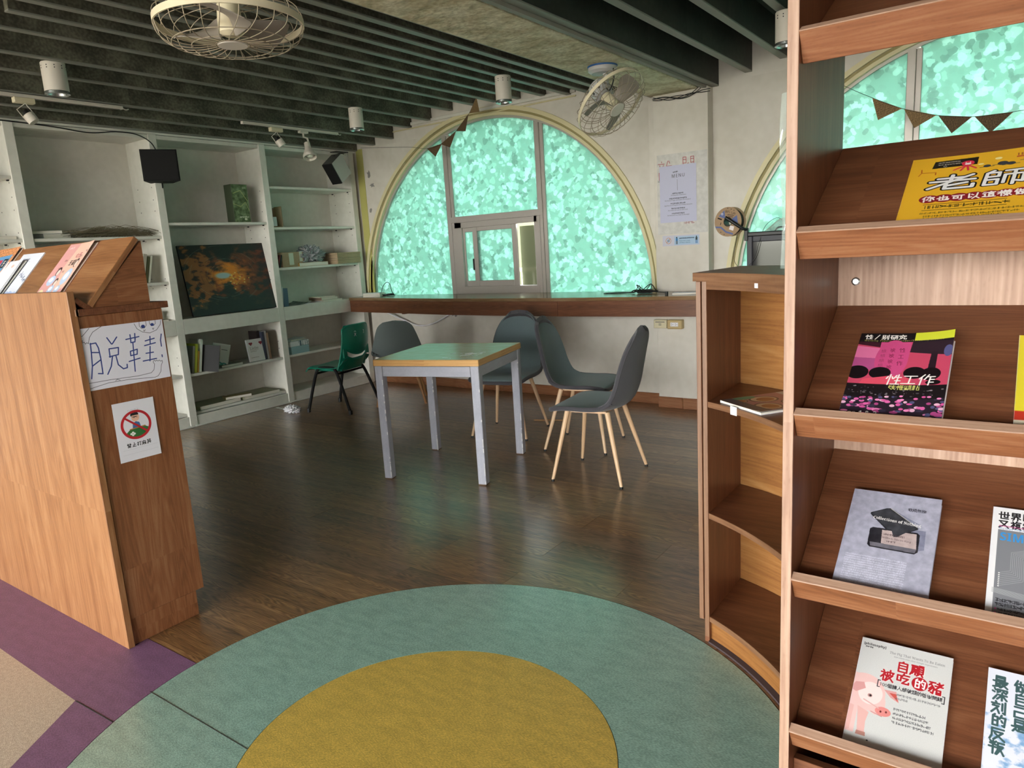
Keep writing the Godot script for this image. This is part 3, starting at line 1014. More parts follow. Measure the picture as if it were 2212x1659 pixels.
# ---------- table ----------
func build_table() -> void:
	var o := thing("table", "square table with pale green top and chipped grey painted legs", "table", Vector3(-2.948, 0, -3.42), deg_to_rad(14.3))
	var s := sb()
	bx(s, Vector3(-0.348, 0.738, -0.345), Vector3(0.348, 0.760, 0.345), 0.001)
	part(s, "tabletop", M.table_top, o)
	var r := RandomNumberGenerator.new()
	r.seed = 4
	s = sb()
	for i in 26:   # worn patch where the laminate has lifted
		var a := Vector3(0.22 + r.randfn(0, 0.06), 0.7604, 0.13 + r.randfn(0, 0.08))
		tube(s, [a, a + Vector3(r.randf_range(-0.04, 0.04), 0.0002, r.randf_range(-0.05, 0.05))], r.randf_range(0.0006, 0.0016), 4)
	stuff(part(s, "worn_patch", M.chip, o))
	s = sb()
	for e in [[-0.352, -0.352, 0.352, -0.345], [-0.352, 0.345, 0.352, 0.352]]:
		bx(s, Vector3(e[0], 0.722, e[1]), Vector3(e[2], 0.7605, e[3]), 0.002, 0, Vector2.ZERO, Vector2(2, 12))
	for e in [[-0.352, -0.345, -0.345, 0.345], [0.345, -0.345, 0.352, 0.345]]:
		bx(s, Vector3(e[0], 0.722, e[1]), Vector3(e[2], 0.7605, e[3]), 0.002, 2, Vector2.ZERO, Vector2(2, 12))
	bx(s, Vector3(-0.345, 0.722, -0.345), Vector3(0.345, 0.7375, 0.345), 0.0)
	part(s, "edge_band", M.table_edge, o)
	for e in [[-1, -1], [1, -1], [1, 1], [-1, 1]]:
		s = sb()
		cbox(s, Vector3(0.052, 0.717, 0.052), at(Vector3(e[0] * 0.322, 0.3635, e[1] * 0.322)), 0.003, 1)
		var leg := part(s, "leg", M.table_leg, o)
		s = sb()
		for k in 16:   # chipped paint along the arris
			var y := r.randf_range(0.02, 0.68) if k > 4 else r.randf_range(0.01, 0.12)
			cbox(s, Vector3(r.randf_range(0.003, 0.008), r.randf_range(0.006, 0.03), 0.0012), at(Vector3(e[0] * 0.322 + 0.0225, y, e[1] * 0.322 + 0.0262)), 0.0)
		stuff(part(s, "chipped_paint", M.chip, leg))
		s = sb()
		cbox(s, Vector3(0.05, 0.006, 0.05), at(Vector3(e[0] * 0.322, 0.003, e[1] * 0.322)), 0.001)
		part(s, "foot", M.rust, leg)
	for k in 4:
		s = sb()
		var b := Basis(Vector3.UP, k * PI / 2)
		cbox(s, Vector3(0.588, 0.062, 0.022), Transform3D(b, b * Vector3(0, 0.688, 0.334)), 0.002)
		part(s, "apron", M.table_leg, o)

# ---------- chairs ----------
func shell_point(u: float, v: float, prof: Array, wid: Array, dish: Array, rnd0: float, rnd1: float) -> Vector3:
	# prof: (forward, height) along v; wid: half width; dish: how far the edges rise
	var n := prof.size() - 1
	var t := v * n
	var i := mini(int(t), n - 1)
	var f := t - i
	var im := maxi(i - 1, 0)
	var i2 := i + 1
	var i3 := mini(i + 2, n)
	var p: Vector2 = (prof[i] as Vector2).cubic_interpolate(prof[i2], prof[im], prof[i3], f)
	var w: float = cubic_interpolate(wid[i], wid[i2], wid[im], wid[i3], f)
	var d: float = lerpf(dish[i], dish[i2], f)
	var x := u * 2.0 - 1.0
	# round the two ends like an egg
	if v < rnd0:
		w *= pow(maxf(1.0 - pow(1.0 - v / rnd0, 2.6), 0.0), 0.42) * 0.995 + 0.005
	if v > 1.0 - rnd1:
		w *= pow(maxf(1.0 - pow(1.0 - (1.0 - v) / rnd1, 2.4), 0.0), 0.46) * 0.995 + 0.005
	var q: Vector2 = (prof[i2] as Vector2) - (prof[i] as Vector2)
	q = q.normalized()
	var nn := Vector2(q.y, -q.x)      # towards the sitter
	if nn.y < 0 and nn.x < 0:
		nn = -nn
	var e := d * x * x
	return Vector3(x * w, p.y + nn.y * e, p.x + nn.x * e)

func fabric_chair(label: String, p: Vector3, fx: float, fz: float, front: Material) -> void:
	var o := thing("fabric_chair", label, "chair", p, atan2(fx, fz), "fabric shell chairs with wooden legs")
	var prof := [Vector2(0.225, 0.435), Vector2(0.205, 0.452), Vector2(0.12, 0.456), Vector2(0.0, 0.446), Vector2(-0.10, 0.445), Vector2(-0.175, 0.475), Vector2(-0.215, 0.555), Vector2(-0.235, 0.65), Vector2(-0.255, 0.75), Vector2(-0.278, 0.835), Vector2(-0.288, 0.878)]
	var wid := [0.20, 0.215, 0.225, 0.228, 0.225, 0.215, 0.205, 0.198, 0.185, 0.165, 0.150]
	var dish := [0.0, 0.0, 0.008, 0.018, 0.028, 0.045, 0.045, 0.038, 0.03, 0.022, 0.018]
	var P := func(u: float, v: float) -> Vector3: return shell_point(u, v, prof, wid, dish, 0.12, 0.34)
	var s := sb()
	var back := sb()
	sheet(s, P, 20, 44, 0.026, Vector2(1, 2), 1.0, back)
	part(s, "seat_shell", front, o)
	part(back, "shell_back", M.fabric_shaded, o)
	s = sb()
	var rim := []
	for i in 81:
		var v := i / 80.0
		rim.append(P.call(1.0, v) + Vector3(0, -0.012, 0.0 if v < 0.4 else -0.012))
	for i in 81:
		var v := 1.0 - i / 80.0
		rim.append(P.call(0.0, v) + Vector3(0, -0.012, 0.0 if v < 0.4 else -0.012))
	var loop := []
	for i in rim.size():
		if loop.is_empty() or (loop[loop.size() - 1] as Vector3).distance_to(rim[i]) > 0.004:
			loop.append(rim[i])
	tube(s, loop, 0.0135, 8, true)
	part(s, "piping", M.fabric_trim, o)
	s = sb()
	cbox(s, Vector3(0.26, 0.012, 0.02), at(Vector3(0, 0.416, 0.13)), 0.002)
	cbox(s, Vector3(0.26, 0.012, 0.02), at(Vector3(0, 0.416, -0.09)), 0.002)
	cbox(s, Vector3(0.03, 0.012, 0.24), at(Vector3(0.10, 0.410, 0.02)), 0.002)
	cbox(s, Vector3(0.03, 0.012, 0.24), at(Vector3(-0.10, 0.410, 0.02)), 0.002)
	part(s, "under_frame", M.leg_wood, o)
	for e in [[-1, 1], [1, 1], [1, -1], [-1, -1]]:
		var a := Vector3(e[0] * 0.135, 0.418, e[1] * 0.125 + 0.015)
		var b := Vector3(e[0] * 0.222, 0.010, e[1] * 0.215)
		s = sb()
		tube(s, [a, a.lerp(b, 0.5), b], [0.0155, 0.013, 0.0095], 12)
		var leg := part(s, "leg", M.leg_wood, o)
		s = sb()
		tube(s, [b + Vector3(0, 0.004, 0), b + Vector3(0, -0.010, 0)], 0.0105, 10)
		part(s, "foot_cap", M.black, leg)

func build_chairs() -> void:
	fabric_chair("teal grey fabric shell chair nearest the camera, facing the table from its right side", Vector3(-2.02, 0, -3.656), -0.994, 0.113, M.fabric)
	fabric_chair("teal grey fabric shell chair turned away from the table, facing the nearest fabric chair", Vector3(-2.426, 0, -4.186), 0.98, -0.19, M.fabric)
	fabric_chair("fabric shell chair with shade-darkened back tucked behind the table, facing the camera", Vector3(-3.12, 0, -4.262), 0.19, 0.98, M.fabric)
	# grey plastic shell chair
	var o := thing("plastic_shell_chair", "grey plastic shell chair with wooden legs, turned to the window counter", "chair", Vector3(-4.765, 0, -4.79), atan2(-0.66, -0.75))
	var prof := [Vector2(0.23, 0.425), Vector2(0.20, 0.445), Vector2(0.10, 0.445), Vector2(0.0, 0.435), Vector2(-0.10, 0.435), Vector2(-0.165, 0.455), Vector2(-0.20, 0.53), Vector2(-0.215, 0.62), Vector2(-0.232, 0.71), Vector2(-0.25, 0.792)]
	var wid := [0.19, 0.205, 0.225, 0.235, 0.24, 0.238, 0.225, 0.20, 0.17, 0.135]
	var dish := [0.0, 0.0, 0.01, 0.03, 0.05, 0.07, 0.06, 0.045, 0.03, 0.02]
	var P := func(u: float, v: float) -> Vector3: return shell_point(u, v, prof, wid, dish, 0.08, 0.10)
	var s := sb()
	sheet(s, P, 18, 40, 0.006)
	part(s, "shell", M.grey_plastic, o)
	for e in [[-1, 1], [1, 1], [1, -1], [-1, -1]]:
		var a := Vector3(e[0] * 0.13, 0.425, e[1] * 0.12)
		var b := Vector3(e[0] * 0.225, 0.004, e[1] * 0.20)
		s = sb()
		tube(s, [a, b], [0.019, 0.012], 10)
		part(s, "leg", M.leg_dark, o)
	s = sb()
	cbox(s, Vector3(0.27, 0.02, 0.03), at(Vector3(0, 0.405, 0.11)), 0.002)
	cbox(s, Vector3(0.27, 0.02, 0.03), at(Vector3(0, 0.405, -0.11)), 0.002)
	part(s, "under_frame", M.black, o)
	green_chair()

func green_chair() -> void:
	var o := thing("plastic_chair", "green moulded plastic chair on black tube legs beside the bookcase", "chair", Vector3(-5.13, 0, -4.375), atan2(-0.985, 0.172))
	# seat: flat with a rolled front and a raised rear
	var seat := func(u: float, v: float) -> Vector3:
		var x := u * 2.0 - 1.0
		var f := lerpf(0.235, -0.20, v)
		var w := lerpf(0.215, 0.195, v) * (1.0 if v > 0.06 else 0.94)
		var h := 0.428 - 0.045 * pow(maxf(0.0, 1.0 - v / 0.16), 2) - 0.012 * sin(PI * v) + 0.06 * pow(maxf(0.0, (v - 0.78) / 0.22), 2)
		return Vector3(x * w, h + 0.012 * x * x - 0.018 * pow(absf(x), 8), f)
	var s := sb()
	sheet(s, seat, 16, 24, 0.007)
	var seat_o := part(s, "seat", M.green_plastic, o)
	s = sb()
	bx(s, Vector3(-0.15, 0.375, -0.14), Vector3(0.15, 0.414, 0.17), 0.006)
	part(s, "seat_block", M.green_plastic, seat_o)
	# backrest with a smile-shaped slot: upper shell, lower band and two side uprights
	var bz := func(y: float, x: float) -> float: return -0.195 - 0.13 * (y - 0.42) / 0.37 * 0.55 - 0.02 * sin(PI * (y - 0.42) / 0.37) + 0.055 * x * x / 0.04
	var hw := func(y: float) -> float: return lerpf(0.19, 0.178, (y - 0.42) / 0.37) * (1.0 - 0.13 * pow(clampf((y - 0.735) / 0.055, 0, 1), 2.5))
	var upper := func(u: float, v: float) -> Vector3:
		var x: float = (u * 2 - 1) * 0.82
		var lo := 0.575 - 0.052 * (1.0 - x * x / 0.67)
		var y := lerpf(lo, 0.79, v)
		return Vector3(x * hw.call(y), y, bz.call(y, x * 0.19))
	s = sb()
	sheet(s, upper, 16, 12, 0.008)
	var back_o := part(s, "backrest", M.green_plastic, o)
	var lower := func(u: float, v: float) -> Vector3:
		var x: float = (u * 2 - 1) * 0.82
		var hi := 0.522 - 0.05 * (1.0 - x * x / 0.67)
		var y := lerpf(0.40, hi, v)
		return Vector3(x * hw.call(y), y, bz.call(y, x * 0.19) + 0.015 * (1.0 - v))
	s = sb()
	sheet(s, lower, 16, 6, 0.008)
	part(s, "lower_back", M.green_plastic, back_o)
	for sd in [-1.0, 1.0]:
		var side := func(u: float, v: float) -> Vector3:
			var x: float = sd * lerpf(0.80, 1.0, u)
			var y := lerpf(0.40, 0.79, v)
			return Vector3(x * hw.call(y), y, bz.call(y, x * 0.19))
		s = sb()
		sheet(s, side, 4, 20, 0.008, Vector2.ONE, sd)
		cbox(s, Vector3(0.05, 0.085, 0.016), at(Vector3(sd * 0.158, 0.545, bz.call(0.545, 0.16) - 0.006)), 0.004)
		part(s, "side_upright", M.green_plastic, back_o)
	s = sb()
	var rim := []
	for i in 41:
		var t := i / 40.0
		if t < 0.35:
			var y := lerpf(0.40, 0.755, t / 0.35)
			rim.append(Vector3(-hw.call(y), y, bz.call(y, 0.19)))
		elif t > 0.65:
			var y := lerpf(0.755, 0.40, (t - 0.65) / 0.35)
			rim.append(Vector3(hw.call(y), y, bz.call(y, 0.19)))
		else:
			var x := lerpf(-1, 1, (t - 0.35) / 0.3)
			var y := 0.755 + 0.036 * sqrt(maxf(0.0, 1.0 - pow(absf(x), 4)))
			rim.append(Vector3(x * hw.call(0.755) * (1.0 if absf(x) > 0.9 else 1.0), y, bz.call(y, x * 0.19)))
	tube(s, rim, 0.009, 8)
	for e in [[0.573, 0.052], [0.524, 0.05]]:
		var ln := []
		for i in 17:
			var x := (i / 8.0 - 1.0) * 0.82
			var y: float = e[0] - e[1] * (1.0 - x * x / 0.67)
			ln.append(Vector3(x * hw.call(y), y, bz.call(y, x * 0.19) - 0.006))
		tube(s, ln, 0.007, 6)
	part(s, "rim", M.green_plastic, back_o)
	# emblem and letter on the rear of the backrest
	s = sb()
	for st in [[Vector2(-0.062, 0.70), Vector2(-0.062, 0.735)], [Vector2(-0.05, 0.70), Vector2(-0.062, 0.718)], [Vector2(-0.062, 0.718), Vector2(-0.048, 0.735)], [Vector2(0.052, 0.688), Vector2(0.062, 0.71)], [Vector2(0.072, 0.688), Vector2(0.062, 0.71)], [Vector2(0.05, 0.712), Vector2(0.074, 0.716)], [Vector2(0.052, 0.726), Vector2(0.062, 0.735)], [Vector2(0.062, 0.735), Vector2(0.074, 0.728)]]:
		var a: Vector2 = st[0]
		var b: Vector2 = st[1]
		tube(s, [Vector3(a.x, a.y, bz.call(a.y, a.x) - 0.0088), Vector3(b.x, b.y, bz.call(b.y, b.x) - 0.0088)], 0.0018, 5)
	stuff(part(s, "printed_mark", M.paper, back_o))
	for sd in [-1.0, 1.0]:
		var f := Vector3(sd * 0.225, 0.012, 0.225)
		var r := Vector3(sd * 0.225, 0.012, -0.255)
		var pts := curve([f, Vector3(sd * 0.20, 0.30, 0.14), Vector3(sd * 0.188, 0.395, 0.10), Vector3(sd * 0.183, 0.412, 0.06), Vector3(sd * 0.183, 0.412, -0.06), Vector3(sd * 0.188, 0.395, -0.10), Vector3(sd * 0.20, 0.30, -0.15), r], 5)
		s = sb()
		tube(s, pts, 0.0135, 10)
		var leg := part(s, "leg_frame", M.black_matte, o)
		for q in [f, r]:
			s = sb()
			tube(s, [q + Vector3(0, 0.025, 0), q + Vector3(0, -0.012, 0)], 0.017, 10)
			part(s, "foot_cap", M.black, leg)
	s = sb()
	tube(s, [Vector3(-0.19, 0.36, 0.115), Vector3(0.19, 0.36, 0.115)], 0.010, 8)
	tube(s, [Vector3(-0.19, 0.36, -0.125), Vector3(0.19, 0.36, -0.125)], 0.010, 8)
	part(s, "cross_bar", M.black_matte, o)

# ---------- printed matter ----------
func print_mat(c: Cv, r := 0.4) -> StandardMaterial3D:
	var m := mx(c.im, r, Color.WHITE, false)
	return m

func pr_shoes() -> Cv:
	var c := Cv.new(620, 440, hex("e6e6f2"))
	var k := Vector2(2, 2)
	var ink := hex("1d2233")
	c.strokes("47,2 21,26 12,25 10,30 15,33 11,40 19,41 17,49 24,47 27,54 32,50 37,54 43,34 57,16 88,0/204,4 212,24 230,38 257,45 284,37 301,18 305,3/223,1 222,15 228,24 240,24 248,15 248,1/261,1 261,11 267,20 276,19 283,12 283,1/235,31 237,36 242,31/269,28 271,34 275,28", k, 2.6, ink)
	c.strokes("2,192 90,192 190,196 239,193 251,183 256,163 252,154 257,148 262,153 266,149 271,154 276,151 281,156 287,154 287,161 281,171 275,195 263,209 250,212 154,203 82,202 33,209 2,214/107,199 114,195 123,200", k, 2.6, ink)
	for e in [[8.0, hex("22357f")], [4.0, hex("2f4690")]]:
		c.strokes("43,54 41,89 37,134 28,177/42,56 61,55 67,73 69,110 68,166 53,163/42,86 68,90/37,134 68,116/101,42 113,66/135,44 116,66/102,82 101,112/102,82 135,82 131,107 99,110/109,112 100,145 84,171/122,112 125,143 141,161 155,159 156,147/166,57 214,53/183,42 183,57/201,40 198,65/183,56 182,71 197,70 200,57/189,72 185,123 181,177/175,102 174,118 198,116 201,98 175,102/165,138 206,132/235,72 270,67/255,58 252,85/230,89 272,84/250,95 241,148/231,118 259,118/216,145 267,143/299,55 293,77 293,100/290,133 290,140", k, e[0], e[1])
	c.ell(470, 36, 15, 13, hex("26397f"))
	c.ell(540, 30, 14, 11, hex("26397f"))
	return c

func pr_mahjong() -> Cv:
	var c := Cv.new(300, 436, hex("e6e6ef"))
	var o := Vector2(150, 178)
	c.ell(o.x, o.y - 55, 29, 32, hex("eebfa4"))
	c.ell(o.x - 4, o.y - 75, 30, 20, hex("1c1c1e"))
	c.rect(o.x - 26, o.y - 70, 52, 8, hex("eebfa4"))
	c.line(o + Vector2(-14, -52), o + Vector2(-5, -50), 2, hex("333333"))
	c.line(o + Vector2(8, -52), o + Vector2(16, -54), 2, hex("333333"))
	c.poly(PackedVector2Array([o + Vector2(-30, 28), o + Vector2(-24, -14), o + Vector2(0, -24), o + Vector2(24, -14), o + Vector2(32, 20)]), hex("4471a6"))
	c.poly(PackedVector2Array([o + Vector2(-88, 60), o + Vector2(-48, 28), o + Vector2(62, 22), o + Vector2(96, 40), o + Vector2(70, 84), o + Vector2(0, 108), o + Vector2(-60, 92)]), hex("2f7038"))
	c.line(o + Vector2(-48, 28), o + Vector2(62, 20), 7, hex("b9793f"))
	for e in [[-45, 62], [-32, 54], [-34, 72], [-22, 64]]:
		c.ell(o.x + e[0], o.y + e[1], 9, 8, hex("f2f2ee"))
	c.ell(o.x, o.y, 112, 108, hex("c0202c"), 1.0, 0.83)
	c.line(o + Vector2(-78, -62), o + Vector2(76, 66), 14, hex("c0202c"))
	c.cjk("禁止打麻將", 62, 306, 31, 4.0, hex("202024"), 36)
	c.line(Vector2(30, 352), Vector2(285, 350), 1, hex("b9bac6"))
	c.line(Vector2(30, 386), Vector2(285, 384), 1, hex("b9bac6"))
	c.small(6, 100, 60, 12, 1.2, hex("c4c4cc"), 4)
	return c

func pr_teacher() -> Cv:
	var c := Cv.new(440, 560, hex("e8b22e"))
	c.poly(PackedVector2Array([Vector2(80, 36), Vector2(222, 30), Vector2(220, 88), Vector2(74, 92)]), hex("2a251c"))
	c.small(7, 92, 44, 9, 1.3, hex("cfc9b8"), 1)
	c.small(9, 92, 62, 8, 1.2, hex("cfc9b8"), 2)
	c.text("Q.", 110, 86, 16, hex("e8e4d8"))
	c.ell(190, 72, 21, 21, hex("d8324c"))
	c.ell(190, 78, 11, 8, hex("f7ede6"))
	c.ell(183, 66, 3, 4, hex("f7ede6"))
	c.ell(197, 66, 3, 4, hex("f7ede6"))
	for e in [[-40, 30], [-18, 38], [6, 40], [30, 30]]:
		c.path(PackedVector2Array([Vector2(188, 88), Vector2(188 + e[0] * 0.5, 92 + e[1] * 0.3), Vector2(188 + e[0], 88 + e[1])]), 7, hex("d8324c"))
	for e in [[252, 112, 12], [300, 104, 17], [325, 112, 14], [372, 90, 11]]:
		c.ell(e[0], e[1], e[2], e[2] * 0.9, hex("3c3f45"))
		c.line(Vector2(e[0] - e[2] * 1.8, e[1] + 8), Vector2(e[0] + e[2] * 1.8, e[1] + 5), 3, hex("3c3f45"))
	c.ell(285, 62, 12, 10, hex("f4e29a"))
	c.ell(232, 92, 10, 7, hex("f4e29a"))
	c.path(PackedVector2Array([Vector2(40, 92), Vector2(42, 118), Vector2(90, 124), Vector2(90, 142)]), 4, hex("b8541f"))
	c.path(PackedVector2Array([Vector2(42, 118), Vector2(34, 142)]), 3, hex("b8541f"))
	c.small(5, 344, 40, 18, 2, hex("8a3a2a"), 9)
	c.rect(340, 62, 95, 10, hex("b8492f"))
	for e in [[26.0, hex("1c1a18")], [14.0, hex("efefef")]]:
		c.glyph("老", 64, 158, 160, 106, e[0], e[1], 0.1)
		c.glyph("師", 230, 158, 140, 106, e[0] * 0.86, e[1], 0.1)
	for i in 7:
		c.ell(88 + i * 46, 326, 32, 28, hex("8c1f2c"))
	c.cjk("你也可以這樣做", 66, 307, 38, 6.0, hex("f4efe8"), 46)
	c.rect(74, 364, 250, 3, hex("3a3118"))
	c.rect(74, 404, 250, 3, hex("3a3118"))
	c.small(11, 82, 374, 20, 2.4, hex("3a3118"), 21)
	c.small(24, 70, 420, 11, 1.3, hex("5c4d1e"), 22)
	c.small(22, 84, 442, 11, 1.3, hex("5c4d1e"), 23)
	c.small(20, 84, 458, 10, 1.3, hex("5c4d1e"), 24)
	c.poly(PackedVector2Array([Vector2(80, 486), Vector2(400, 474), Vector2(372, 494), Vector2(84, 506)]), hex("26221a"))
	c.small(20, 100, 490, 9, 1.2, hex("d8c070"), 25, -0.5)
	c.ell(60, 502, 32, 26, hex("f0dc9a"))
	c.ell(60, 502, 22, 18, hex("4a3020"))
	c.small(2, 48, 494, 11, 2, hex("f0e4c4"), 6)
	return c

func pr_pink() -> Cv:
	var c := Cv.new(400, 590, hex("c94a68"))
	c.rect(0, 0, 400, 66, hex("17161a"))
	c.rect(240, 0, 160, 56, hex("d8df3c"))
	c.cjk("性/別研究", 22, 12, 32, 5.0, hex("f2f0ea"), 37)
	c.text("Working Papers in Gender/Sexuality Studies", 24, 60, 14, hex("d8d070"), "Droid Sans", 0, 2.2, 0.92)
	c.poly(PackedVector2Array([Vector2(0, 66), Vector2(150, 66), Vector2(130, 110), Vector2(0, 84)]), hex("43202c"))
	c.poly(PackedVector2Array([Vector2(0, 96), Vector2(140, 116), Vector2(110, 190), Vector2(0, 180)]), hex("e678a8"))
	c.poly(PackedVector2Array([Vector2(0, 180), Vector2(130, 186), Vector2(120, 270), Vector2(0, 260)]), hex("b8548c"))
	c.poly(PackedVector2Array([Vector2(235, 66), Vector2(400, 66), Vector2(400, 170), Vector2(230, 140)]), hex("33242e"))
	c.poly(PackedVector2Array([Vector2(320, 140), Vector2(345, 140), Vector2(345, 250), Vector2(315, 260)]), hex("2b1e26"))
	c.ell(385, 140, 18, 40, hex("5a5c8c"))
	c.ell(160, 190, 70, 140, hex("cf4f86"))
	c.rect(100, 66, 130, 110, hex("cf4f86"))
	for e in ["性", "工", "作"]:
		c.glyph(e, 186, 110 + ["性", "工", "作"].find(e) * 46, 24, 30, 2.4, hex("7c2348"), -0.1)
	for i in 5:
		c.glyph("被", 146, 110 + i * 40, 22, 28, 2.0, hex("8e2c54"), -0.1)
		c.glyph("想", 110, 120 + i * 34, 20, 24, 1.6, hex("a03c64"), -0.1)
	for e in [[30, 285, 48, 46], [125, 285, 46, 40], [265, 282, 44, 40], [330, 290, 40, 42], [345, 345, 30, 16]]:
		c.ell(e[0], e[1], e[2], e[3], hex("191418"))
	c.poly(PackedVector2Array([Vector2(60, 330), Vector2(180, 300), Vector2(260, 320), Vector2(260, 366), Vector2(50, 366)]), hex("e0526a"))
	c.rect(0, 362, 400, 90, hex("1d191c"))
	var r := RandomNumberGenerator.new()
	r.seed = 17
	for i in 60:
		c.ell(r.randf() * 400, r.randf_range(375, 440), r.randf_range(2, 8), r.randf_range(2, 5), hex(["6c6670", "9a8f98", "4a4656", "bbb0b8"][i % 4]), 0.7)
	c.rect(0, 450, 400, 140, hex("2c2430"))
	for i in 130:
		var y := r.randf_range(435, 590)
		var k := (y - 420) / 170.0
		c.ell(r.randf() * 400, y, 8 + 16 * k * r.randf(), 6 + 10 * k * r.randf(), hex(["e06aae", "f08cc4", "b04a86", "3a3448", "e8b4d0", "5a5a84", "d85aa0"][i % 7]))
	for e in [[4.5, hex("f4f2ee")]]:
		c.cjk("性工作", 150, 296, 62, 6.5, e[1], 66, 0.12, 66)
	c.cjk("妓權觀點", 174, 366, 28, 3, hex("d9dc7a"), 32)
	c.text("nos.1 & 2", 14, 566, 40, hex("f6f4f2"), "Droid Sans Bold", 0, 0, 0.82)
	c.small(7, 20, 570, 10, 1.5, hex("e8d860"), 3)
	return c

func pr_collections() -> Cv:
	var c := Cv.new(400, 560, hex("a9a9bb"))
	c.poly(PackedVector2Array([Vector2(200, 100), Vector2(330, 168), Vector2(318, 196), Vector2(300, 200)]), hex("84869c"))
	c.poly(PackedVector2Array([Vector2(240, 196), Vector2(352, 196), Vector2(356, 300), Vector2(320, 316)]), hex("84869c"))
	for e in [[0, hex("2e2f35")], [10, hex("3c3d43")]]:
		var k: float = e[0]
		c.poly(PackedVector2Array([Vector2(166 + k, 96), Vector2(186, 92 + k), Vector2(316 - k, 182), Vector2(318 - k, 192), Vector2(236, 252 - k), Vector2(220, 254 - k), Vector2(100 + k, 142), Vector2(100 + k, 132)]), e[1])
	c.line(Vector2(186, 94), Vector2(314, 182), 3, hex("b9b8ae"))
	c.poly(PackedVector2Array([Vector2(112, 226), Vector2(124, 216), Vector2(318, 212), Vector2(330, 224), Vector2(332, 316), Vector2(318, 330), Vector2(126, 328), Vector2(114, 316)]), hex("2c2b31"))
	c.poly(PackedVector2Array([Vector2(166, 224), Vector2(316, 220), Vector2(324, 306), Vector2(172, 300)]), hex("bba9a8"))
	c.poly(PackedVector2Array([Vector2(122, 300), Vector2(324, 302), Vector2(320, 324), Vector2(128, 322)]), hex("6c6a74"))
	c.poly(PackedVector2Array([Vector2(202, 206), Vector2(284, 206), Vector2(236, 252), Vector2(220, 254)]), hex("3c3d43"))
	c.text("Collections of Nothing", 116, 166, 22, hex("f2f2ee"), "Droid Serif Bold", 0.06, 0, 0.86)
	c.cjk("收藏無物", 262, 76, 18, 2.2, hex("3c3c46"), 20)
	c.small(8, 176, 240, 10, 1.3, hex("5a4a4c"), 5, 0.4)
	c.text("William Davies King", 172, 270, 13, hex("5a4a4c"), "Droid Serif", 0.03)
	c.small(4, 196, 280, 8, 1.2, hex("5a4a4c"), 6)
	for i in 13:
		c.small(33, 30 + i % 2, 380 + i * 12, 7, 0.9, hex("d4d5e4"), 40 + i)
	c.noise(3, 0.12, 0.02)
	return c

func pr_simple() -> Cv:
	var c := Cv.new(400, 560, hex("ededf0"))
	c.rect(26, 120, 374, 420, hex("83858c"))
	c.cjk("世界既", 26, 22, 40, 6.0, hex("1f1f22"), 48)
	c.cjk("又複雜", 26, 68, 40, 6.0, hex("1f1f22"), 48)
	c.small(22, 28, 114, 0.1, 0.1, hex("d0559a"), 2)
	c.text("Why Simple Things Become Complex", 28, 116, 11, hex("4d83b8"))
	c.small(24, 28, 97, 7, 1.2, hex("c85a98"), 8)
	c.text("SIMPLEXITY", 34, 176, 60, hex("3f95dc"), "Droid Sans Bold", 0, 0, 0.9)
	for i in 8:
		var o := i * 7.0
		c.path(PackedVector2Array([Vector2(40, 340 + i * 9), Vector2(84 + o, 322 + i * 6), Vector2(84 + o, 232 + i * 4), Vector2(170, 200 + i * 6), Vector2(400, 200 + i * 6)]), 2, hex("a7a9ae"))
		c.ell(42, 340 + i * 9, 4, 3, hex("f4f4f4"))
	for i in 6:
		c.path(PackedVector2Array([Vector2(20, 414 + i * 4), Vector2(180, 428 + i * 5), Vector2(200 + i * 6, 404), Vector2(196 + i * 6, 280)]), 2, hex("b4b6ba"))
	c.line(Vector2(166, 204), Vector2(186, 246), 5, hex("f0f0f0"))
	c.small(16, 36, 460, 14, 2.2, hex("24242a"), 11)
	c.small(16, 36, 480, 14, 2.2, hex("24242a"), 12)
	c.small(20, 46, 504, 10, 1.5, hex("24242a"), 13)
	c.small(20, 46, 522, 10, 1.5, hex("24242a"), 14)
	c.ell(38, 508, 4, 4, hex("d0559a"))
	c.ell(38, 526, 4, 4, hex("d0559a"))
	return c

